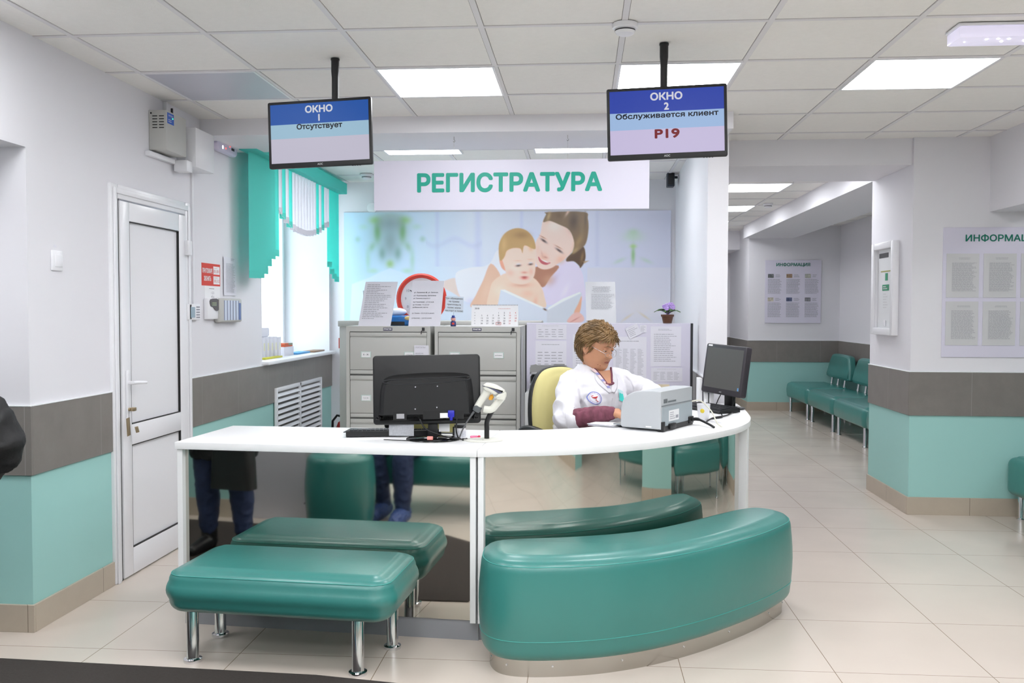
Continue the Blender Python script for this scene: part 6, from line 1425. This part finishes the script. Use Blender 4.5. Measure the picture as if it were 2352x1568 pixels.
tufts(bm, HM, HS, 700, 7, .044, .0024, lambda p: .0 < p.z < .05 and -.038 < p.y < -.008 and abs(p.x) > .05, .3, Vector((0, .25, -1)), .2)
obj('hair', bm, M_hair, W0, 60)
# glasses
bm = nbm()
def G(x, y, z): return HM @ (Vector((x, y, z)) * HS)
for s in (-1, 1):
    tube(bm, [G(s * (.030 + .021 * math.cos(a)), -.1035 + .006 * abs(math.cos(a)) ** 2, -.014 + .0125 * math.sin(a)) for a in [2 * PI * k / 20 for k in range(21)]], .0008, 5)
    tube(bm, [G(s * .051, -.098, -.008), G(s * .068, -.080, -.002), G(s * .082, -.03, .006), G(s * .084, .006, .010), G(s * .083, .018, -.004)], .0013, 6)
tube(bm, [G(-.010, -.1035, -.012), G(0, -.116, -.009), G(.010, -.1035, -.012)], .0012, 6)
obj('glasses', bm, mat('silver_frame', (205, 205, 210), .15, 1), W0, 60)
# white coat with rolled sleeves
def mid(a, b, t=.5, dz=0): return tuple(Vector(a).lerp(Vector(b), t) + Vector((0, 0, dz)))
bm = nbm()
torso(bm, [(0, .09, .47, .205, .165), (0, .09, .56, .205, .165), (0, .08, .66, .190, .16), (0, .06, .76, .190, .165), (0, .035, .86, .198, .172), (0, .015, .94, .196, .160), (0, .012, .99, .190, .128), (0, .012, 1.03, .168, .105), (0, .014, 1.062, .124, .086), (.0, .016, 1.090, .084, .074)])
ball(bm, (-.075, -.075, .885), (.085, .075, .085), 18); ball(bm, (.075, -.075, .885), (.085, .075, .085), 18)
cuffR = mid(RE, RW, .10); cuffL = mid(LE, LW, .28)
limb(bm, [(-.125, .018, 1.005), (-.168, .012, .975), mid(RS, RE, .5), mid(RS, RE, .92, .0), cuffR], [.066, .069, .067, .067, .063], 20)
limb(bm, [(.130, .018, 1.005), (.185, .012, .985), mid(LS, LE, .5), mid(LS, LE, .95), cuffL], [.068, .074, .068, .064, .062], 20)
limb(bm, [(-.08, .05, .53), (-.11, -.14, .56), (-.12, -.27, .56)], [.11, .095, .075]); limb(bm, [(.08, .05, .53), (.11, -.14, .56), (.12, -.27, .56)], [.11, .095, .075])
coat = remesh(bm, .0055, 2, .0125, 12, (3, 1, 2), lambda p: 1.0 if abs(p.x) > .16 or p.z < .8 else .35)
coat.faces.ensure_lookup_table(); bvh_coat = BVHTree.FromBMesh(coat)
oc = obj('lab_coat', coat, M_coat, W0, 180, normals=False)
def on_coat(x, z, off=.003, yd=1.0):
    h = bvh_coat.ray_cast(Vector((x, -.6, z)), Vector((0, 1, 0)))
    return (h[0] + h[1] * off) if h[0] else Vector((x, -.07, z))
def draped(name, rows, m_, off, parent=W0):      # rows of (x, z) points laid on the chest
    bm = nbm(); rings(bm, [[tuple(on_coat(x, z, off)) for x, z in r] for r in rows], 0, False, False, False); return obj(name, bm, m_, parent, 180)
def lerp2(a, b, n): return [(a[0] + (b[0] - a[0]) * k / n, a[1] + (b[1] - a[1]) * k / n) for k in range(n + 1)]
# opening: burgundy top, skin above it, striped edge
zt, zb = 1.058, .955
def vx(z, k=1.0): return .058 * k * (z - zb) / (zt - zb) ** 1.0
draped('undershirt', [lerp2((-vx(z, 1.0) - .002, z), (vx(z, 1.0) + .002, z), 8) for z in [zb + (1.0 - zb) * i / 8 for i in range(9)]], mat('striped_vest', (204, 200, 206), .7, var=.1, vscale=60, stretch=(1, 1, 14)), .0035)
draped('chest', [lerp2((-vx(z) * (1 if i else .8), z), (vx(z) * (1 if i else .8), z), 8) for i, z in enumerate([.988 + (zt - .988) * i / 8 for i in range(9)])], M_skin, .0050)
bm = nbm(); tube(bm, [on_coat(x, .984 + 7 * x * x, .006) for x in [-.030 + .006 * k for k in range(11)]], .006, 8); tube(bm, [on_coat(-vx(z) * .92, z, .005) for z in [.99 + .01 * k for k in range(9)]], .006, 8); tube(bm, [on_coat(vx(z) * .92, z, .005) for z in [.99 + .01 * k for k in range(9)]], .006, 8); obj('knit_neckline', bm, M_knit, W0, 60)
bm = nbm(); tube(bm, [on_coat(x, 1.005 + 20 * x * x - .02, .008) for x in [-.034 + .0068 * k for k in range(11)]], .0009, 5); obj('necklace', bm, mat('gold_chain', (196, 160, 90), .25, 1), W0)
for s in (-1, 1):      # lapels: folded strips from the nape to the crossing point
    cols = []
    for i in range(15):
        f = i / 14; z = zb - .012 + (zt + .006 - zb) * f; w = .020 + .030 * math.sin(PI * min(1, f * 1.05)) ** .8
        xi = vx(z) * .98 if z > zb else 0
        cols.append([(s * (xi + w * q), z - .004 * q) for q in (-.04, .2, .5, .8, 1.0)])
    bm = nbm(); rr = [[tuple(on_coat(x, z, .007 - .0045 * (k / 4.) ** 2)) for k, (x, z) in enumerate(r)] for r in cols]; rings(bm, rr, 0, False, False, False); lap = obj('lapel', bm, M_coat, W0, 180); lap.modifiers.new('s', 'SOLIDIFY').thickness = .0022
# standing collar band round the nape and the checked collar strip
bm = nbm(); ring = []
for k in range(15):
    a = -.45 + (PI + .9) * k / 14; ring.append([(.078 * math.cos(a), .012 + .074 * math.sin(a), 1.060), (.086 * math.cos(a), .012 + .082 * math.sin(a), 1.078), (.084 * math.cos(a), .012 + .080 * math.sin(a), 1.092), (.074 * math.cos(a), .012 + .072 * math.sin(a), 1.088)])
rings(bm, ring, 0, True, True); obj('collar', bm, M_coat, W0, 60)
for i in range(9):
    z = .965 + i * .0115; m_ = mat('pink_check', (238, 214, 214), .7) if i % 3 else mat('blue_check', (150, 150, 204), .7)
    draped('collar_stripe', [lerp2((-vx(z_) * 1.0 - .019, z_), (-vx(z_) * .92 + .001, z_), 3) for z_ in (z, z + .0117)], m_, .0092)
# front edge and pocket seams
bm = nbm(); tube(bm, [on_coat(.004, z, .0015) for z in [.78 + .012 * k for k in range(12)]], .0012, 5); obj('placket_edge', bm, M_coat, W0)
# round emblem on her right side, badge on the left
def emblem(cx, cz):
    e = bpy.data.objects.new('sleeve_emblem', None); e.name = 'coat_emblem'; C.objects.link(e); e.parent = W0; plab(e, 'round blue and red medical emblem')
    def disk(r0, r1, m_, off, nm, n=28):
        bm = nbm(); rings(bm, [[tuple(on_coat(cx + r * math.cos(a), cz + r * 1.0 * math.sin(a), off)) for r in ([r1, (r0 + r1) / 2, r0])] for a in [2 * PI * k / n for k in range(n + 1)]], 0, False, False, False); obj(nm, bm, m_, e, 180)
    disk(.0005, .0335, mat('emblem_white', (236, 236, 244), .6), .0030, 'patch'); disk(.029, .0335, mat('emblem_blue', (128, 140, 206), .6), .0042, 'ring'); disk(.021, .0228, mat('emblem_pale', (176, 186, 226), .6), .0042, 'ring')
    bm = nbm()
    tube(bm, [on_coat(cx + x, cz + z, .0046) for x, z in ((-.006, .012), (-.014, .010), (-.013, .002), (-.004, -.001), (.006, .002), (.010, .008))], .0020, 6)
    tube(bm, [on_coat(cx + x, cz + z, .0046) for x, z in ((-.010, .003), (0, .0035), (.009, .006))], .0034, 6)
    tube(bm, [on_coat(cx + x, cz + z, .0046) for x, z in ((.001, -.001), (.003, -.007), (-.001, -.010), (.005, -.014), (.004, -.018), (.010, -.018))], .0018, 6)
    obj('cup_and_snake', bm, mat('emblem_red', (206, 60, 62), .6), e, 60)
    bm = nbm()
    for k in range(22):
        a = 2 * PI * k / 22; r = .0258
        if k in (4, 16): continue
        p = on_coat(cx + r * math.cos(a), cz + r * math.sin(a), .0044); ball(bm, tuple(p), (.0018, .0006, .0018), 6)
    obj('emblem_lettering', bm, mat('emblem_violet', (170, 80, 120), .6), e, 60)
emblem(-.112, .918)
draped('badge', [lerp2((.046, z), (.080, z - .012), 4) for z in (.897, .920, .945, .957)], mat('badge_holder', (190, 222, 226), .15), .006)
draped('badge_card', [lerp2((.049, z), (.077, z - .011), 4) for z in (.899, .915, .94)], mat('turquoise_card', (70, 214, 204), .4), .0085)
# rolled cuff and burgundy sleeve
def sleeve(E_, W_, c0, r0, r1, nm):
    bm = nbm(); E2, W2 = Vector(E_), Vector(W_); pts = [E2.lerp(W2, f) + Vector((0, 0, .004)) for f in (.02, .2, .4, .6, .76, .88)]
    limb(bm, [tuple(p) for p in pts], [r0, r0 * 1.02, r0, r0 * .96, (r0 + r1) / 2, r1], 18); b = remesh(bm, .0045, 2, .0022, 30); obj(nm, b, M_knit, W0, 180, normals=False)
sleeve(RE, RW, cuffR, .052, .036, 'knit_sleeve'); sleeve(mid(LE, LW, .25), LW, cuffL, .044, .038, 'knit_sleeve')
for E_, W_, rr_ in ((RE, RW, .066),):
    a = Vector(E_).lerp(Vector(W_), .10); d_ = (Vector(W_) - Vector(E_)).normalized(); u_, v_ = frame_of(d_); bm = nbm(); rs = []
    for f, r_ in ((-.012, rr_ - .006), (-.006, rr_ + .004), (.022, rr_ + .003), (.030, rr_ - .004), (.024, rr_ - .012)):
        rs.append([tuple(a + d_ * f + (u_ * math.cos(q) + v_ * math.sin(q)) * (r_ + .003 * math.sin(q * 5 + f * 90))) for q in [2 * PI * k / 36 for k in range(36)]])
    rings(bm, rs, 0, False, False); o = obj('cuff', bm, M_coat, W0, 60); o.modifiers.new('s', 'SOLIDIFY').thickness = .002
bm = nbm(); 
for s in (-1, 1): limb(bm, [(s * .10, .02, .52), (s * .115, -.14, .545), (s * .12, -.31, .53), (s * .12, -.305, .3), (s * .12, -.275, .08)], [.095, .085, .066, .06, .05], 16)
b = remesh(bm, .008, 2); obj('trousers', b, M_blk, W0, 180, normals=False)
for s in (-1, 1):
    bm = nbm(); limb(bm, [(s * .12, -.25, .018), (s * .125, -.36, .016), (s * .13, -.435, .008)], [.042, .042, .034], 14); b = remesh(bm, .006, 1); obj('shoe', b, M_bag, W0, 180, normals=False)

# ---- person standing at the left edge: black jacket, jeans, handbag
P1 = thing('person', 'person in a black jacket and jeans standing at the left edge, one elbow in view', 'person', (-2.27, 2.74, 0), PI * .98)
bm = nbm()
# faces the counter (+y in the room): built looking along -y, turned round by the empty
torso(bm, [(0, .01, .88, .15, .10), (0, .01, .95, .165, .115), (0, .01, 1.06, .14, .10), (0, 0, 1.18, .145, .105), (0, 0, 1.30, .165, .11), (0, .01, 1.38, .15, .085), (0, .012, 1.42, .08, .06)])
limb(bm, [(0, .012, 1.40), (0, 0, 1.46), (0, -.01, 1.50)], [.055, .05, .05]); HM1 = Matrix.Translation((0, -.02, 1.575))
head_geo(bm, HM1, 0, 1.0); ear_geo(bm, HM1, -1); ear_geo(bm, HM1, 1)
A1 = (((-.17, .01, 1.35), (-.43, .02, 1.0), (-.25, -.14, .86)), ((.17, .01, 1.35), (.24, .03, 1.08), (.22, -.10, .86)))
for S_, E_, W_ in A1: limb(bm, [S_, mid(S_, E_), E_], [.05, .045, .038]); limb(bm, [E_, mid(E_, W_), W_], [.038, .034, .024])
hand(bm, A1[0][2], (.3, -.4, -.85), (-1, 0, -.2), curl=.9); hand(bm, A1[1][2], (0, -.1, -1), (1, 0, 0), curl=.7, side=-1)
for s in (-1, 1):
    limb(bm, [(s * .085, .01, .88), (s * .095, -.005, .68), (s * .10, -.01, .48)], [.085, .07, .052]); limb(bm, [(s * .10, -.01, .48), (s * .105, .015, .32), (s * .11, .02, .10)], [.052, .05, .033]); limb(bm, [(s * .11, .03, .05), (s * .115, -.06, .035), (s * .12, -.14, .03)], [.034, .034, .026])
b = remesh(bm, .005, 2); obj('body', b, M_skin, P1, 180, normals=False); face_parts(P1, HM1, 1.0, .3, (70, 54, 40), M_skin)
bm = nbm(); tufts(bm, HM1, 1, 1500, 11, .09, .006, lambda p: p.z > .055 or p.y > .0, .3, Vector((0, .3, -1)), .15); b2 = nbm(); ball(b2, (0, .014, .020), (.082, .096, .096), 24); bmesh.ops.delete(b2, geom=[v for v in b2.verts if v.co.y < -.03 and v.co.z < .055], context='VERTS'); merge(bm, b2, HM1); obj('hair', bm, mat('dark_hair', (60, 44, 34), .5, var=.2, vscale=30), P1, 60)
bm = nbm()
for s in (-1, 1): limb(bm, [(s * .07, .01, .92), (s * .095, -.005, .68), (s * .10, -.012, .48), (s * .106, .012, .32), (s * .11, .02, .13)], [.10, .092, .072, .068, .050], 18)
torso(bm, [(0, .01, .80, .14, .11), (0, .01, .90, .165, .12), (0, .01, 1.0, .15, .11)]); b = remesh(bm, .006, 2, .006, 16); obj('jeans', b, M_jean, P1, 180, normals=False)
bm = nbm(); torso(bm, [(0, .01, .56, .185, .15), (0, .01, .62, .20, .16), (0, .01, .80, .20, .155), (0, .01, 1.0, .185, .14), (0, .0, 1.18, .185, .14), (0, 0, 1.30, .195, .14), (0, .01, 1.38, .165, .105), (0, .012, 1.44, .085, .07)])
for S_, E_, W_ in A1: limb(bm, [mid(S_, (0, .01, 1.36), .3), S_, mid(S_, E_), E_, mid(E_, W_, .5), mid(E_, W_, .88)], [.075, .078, .072, .075, .062, .048], 18)
b = remesh(bm, .007, 2, .012, 11, (5, 2, 9)); obj('jacket', b, M_blk, P1, 180, normals=False)
for s in (-1, 1):
    bm = nbm(); limb(bm, [(s * .11, .04, .05), (s * .115, -.06, .042), (s * .12, -.15, .036)], [.045, .043, .033], 14); limb(bm, [(s * .11, .03, .04), (s * .11, .022, .22)], [.045, .052], 14); b = remesh(bm, .006, 1); obj('boot', b, M_bag, P1, 180, normals=False)
t = thing('handbag', 'black handbag held by the person in the black jacket, seen in the counter front', 'bag', (-2.135, 2.86, .40), .1)
bm = nbm(); rings(bm, [[(x * (1 - .12 * k), y, z) for x, y in rrect(.27, .10, .03, 4)] for k, z in ((0, 0), (0, .01), (.4, .15), (1, .22))]); obj('bag_body', bm, M_bag, t, 50)
for y in (-.03, .03):
    bm = nbm(); tube(bm, catmull([(-.10, y, .21), (-.07, y * .7, .36), (0, 0, .46), (.07, y * .7, .36), (.10, y, .21)], 6), .006, 8); obj('strap', bm, M_bag, t, 60)

# ---- person seated behind the viewer, reflected: jeans and blue shoe covers
P2 = thing('person', 'person in jeans with blue shoe covers seated behind the viewer, reflected in the counter', 'person', (-1.61, 1.42, 0), PI)
bm = nbm(); torso(bm, [(0, .06, .44, .15, .12), (0, .06, .52, .17, .13), (0, .05, .66, .14, .11), (0, .03, .80, .145, .11), (0, .02, .92, .165, .11), (0, .02, 1.0, .15, .085), (0, .02, 1.04, .08, .06)])
limb(bm, [(0, .02, 1.02), (0, .01, 1.08), (0, 0, 1.12)], [.055, .05, .05]); HM2 = Matrix.Translation((0, -.01, 1.195)); head_geo(bm, HM2, 0, 1.0); ear_geo(bm, HM2, -1); ear_geo(bm, HM2, 1)
A2 = (((-.17, .02, .97), (-.22, -.02, .72), (-.10, -.24, .60)), ((.17, .02, .97), (.22, -.02, .72), (.10, -.24, .60)))
for i, (S_, E_, W_) in enumerate(A2): limb(bm, [S_, mid(S_, E_), E_], [.05, .045, .038]); limb(bm, [E_, mid(E_, W_), W_], [.038, .034, .024]); hand(bm, W_, (.2 - .4 * i, -1, -.3), (0, -.3, 1), curl=.4, side=1 - 2 * i)
LG = {-1: [(-.09, .05, .48), (-.115, -.18, .49), (-.12, -.40, .47), (-.12, -.42, .28), (-.115, -.42, .10)], 1: [(.09, .05, .48), (.11, -.16, .49), (.11, -.34, .47), (.09, -.32, .28), (.075, -.28, .10)]}
for s in (-1, 1): limb(bm, LG[s], [.085, .072, .055, .048, .033]); e_ = LG[s][-1]; limb(bm, [(e_[0], e_[1] + .01, .05), (e_[0] * 1.02, e_[1] - .09, .035), (e_[0] * 1.05, e_[1] - .17, .03)], [.034, .034, .026])
b = remesh(bm, .005, 2); obj('body', b, M_skin, P2, 180, normals=False); face_parts(P2, HM2, 1.0, .3, (70, 54, 40), M_skin)
bm = nbm(); tufts(bm, HM2, 1, 1300, 13, .05, .006, lambda p: p.z > .055 or p.y > .01, .3, Vector((0, .3, -1)), .15); b2 = nbm(); ball(b2, (0, .014, .020), (.082, .096, .096), 24); bmesh.ops.delete(b2, geom=[v for v in b2.verts if v.co.y < -.03 and v.co.z < .055], context='VERTS'); merge(bm, b2, HM2); obj('hair', bm, mat('dark_hair'), P2, 60)
bm = nbm(); torso(bm, [(0, .06, .44, .16, .13), (0, .06, .54, .175, .14), (0, .05, .60, .16, .13)])
for s in (-1, 1): limb(bm, LG[s], [.10, .088, .070, .066, .052], 18)
b = remesh(bm, .006, 2, .007, 17); obj('jeans', b, M_jean, P2, 180, normals=False)
bm = nbm(); torso(bm, [(0, .06, .50, .19, .15), (0, .05, .66, .17, .14), (0, .03, .82, .175, .14), (0, .02, .93, .19, .13), (0, .02, 1.0, .165, .10), (0, .02, 1.05, .085, .07)])
for S_, E_, W_ in A2: limb(bm, [mid(S_, (0, .01, .98), .3), S_, mid(S_, E_), E_, mid(E_, W_, .5), mid(E_, W_, .88)], [.07, .068, .06, .056, .05, .042], 16)
b = remesh(bm, .007, 2, .008, 12); obj('sweater', b, mat('navy_sweater', (44, 48, 62), .85), P2, 180, normals=False)
for s in (-1, 1):
    e_ = LG[s][-1]; bm = nbm(); limb(bm, [(e_[0], e_[1] + .03, .06), (e_[0] * 1.02, e_[1] - .08, .052), (e_[0] * 1.05, e_[1] - .17, .042)], [.055, .053, .040], 16); limb(bm, [(e_[0], e_[1] + .01, .07), (e_[0], e_[1] + .005, .13)], [.052, .044], 14); b = remesh(bm, .005, 1, .006, 40); obj('shoe_cover', b, M_shoe, P2, 180, normals=False)

# ---- pouf and grey cabinet behind the viewer, reflected in the flat counter front
t = thing('pouf', 'round teal leatherette pouf reflected in the flat counter front', 'pouf', (-1.83, 2.08, 0))
bm = nbm(); soft(bm, [(.215 * math.cos(2 * PI * k / 40), .215 * math.sin(2 * PI * k / 40)) for k in range(40)], .03, .495, .05, .05, puff=.012, bulge=.012); obj('cushion', bm, M_teal, t, 60)
for k in range(4):
    a = PI / 4 + k * PI / 2; bm = nbm(); cyl(bm, (.14 * math.cos(a), .14 * math.sin(a), 0), (.14 * math.cos(a), .14 * math.sin(a), .05), .016); obj('leg', bm, M_chrome, t)
t = thing('metal_cabinet', 'grey metal cabinet behind the viewer, reflected left of the pouf', 'cabinet', (-2.34, 1.72, 0))
bm = nbm(); box(bm, -.29, .29, -.22, .22, 0, 1.35, r=.004); obj('body', bm, mat('blue_grey_enamel', (214, 214, 222), .4), t)
bm = nbm(); box(bm, .20, .285, .22, .224, .02, 1.33); obj('corner_strip', bm, M_cabs, t, 0)
for z in (.12, .5, .9, 1.25):
    bm = nbm(); b2 = nbm(); cyl(b2, (.19, .22, z), (.19, .225, z), .006, n=12); merge(bm, b2); obj('bolt', bm, M_chrome, t)
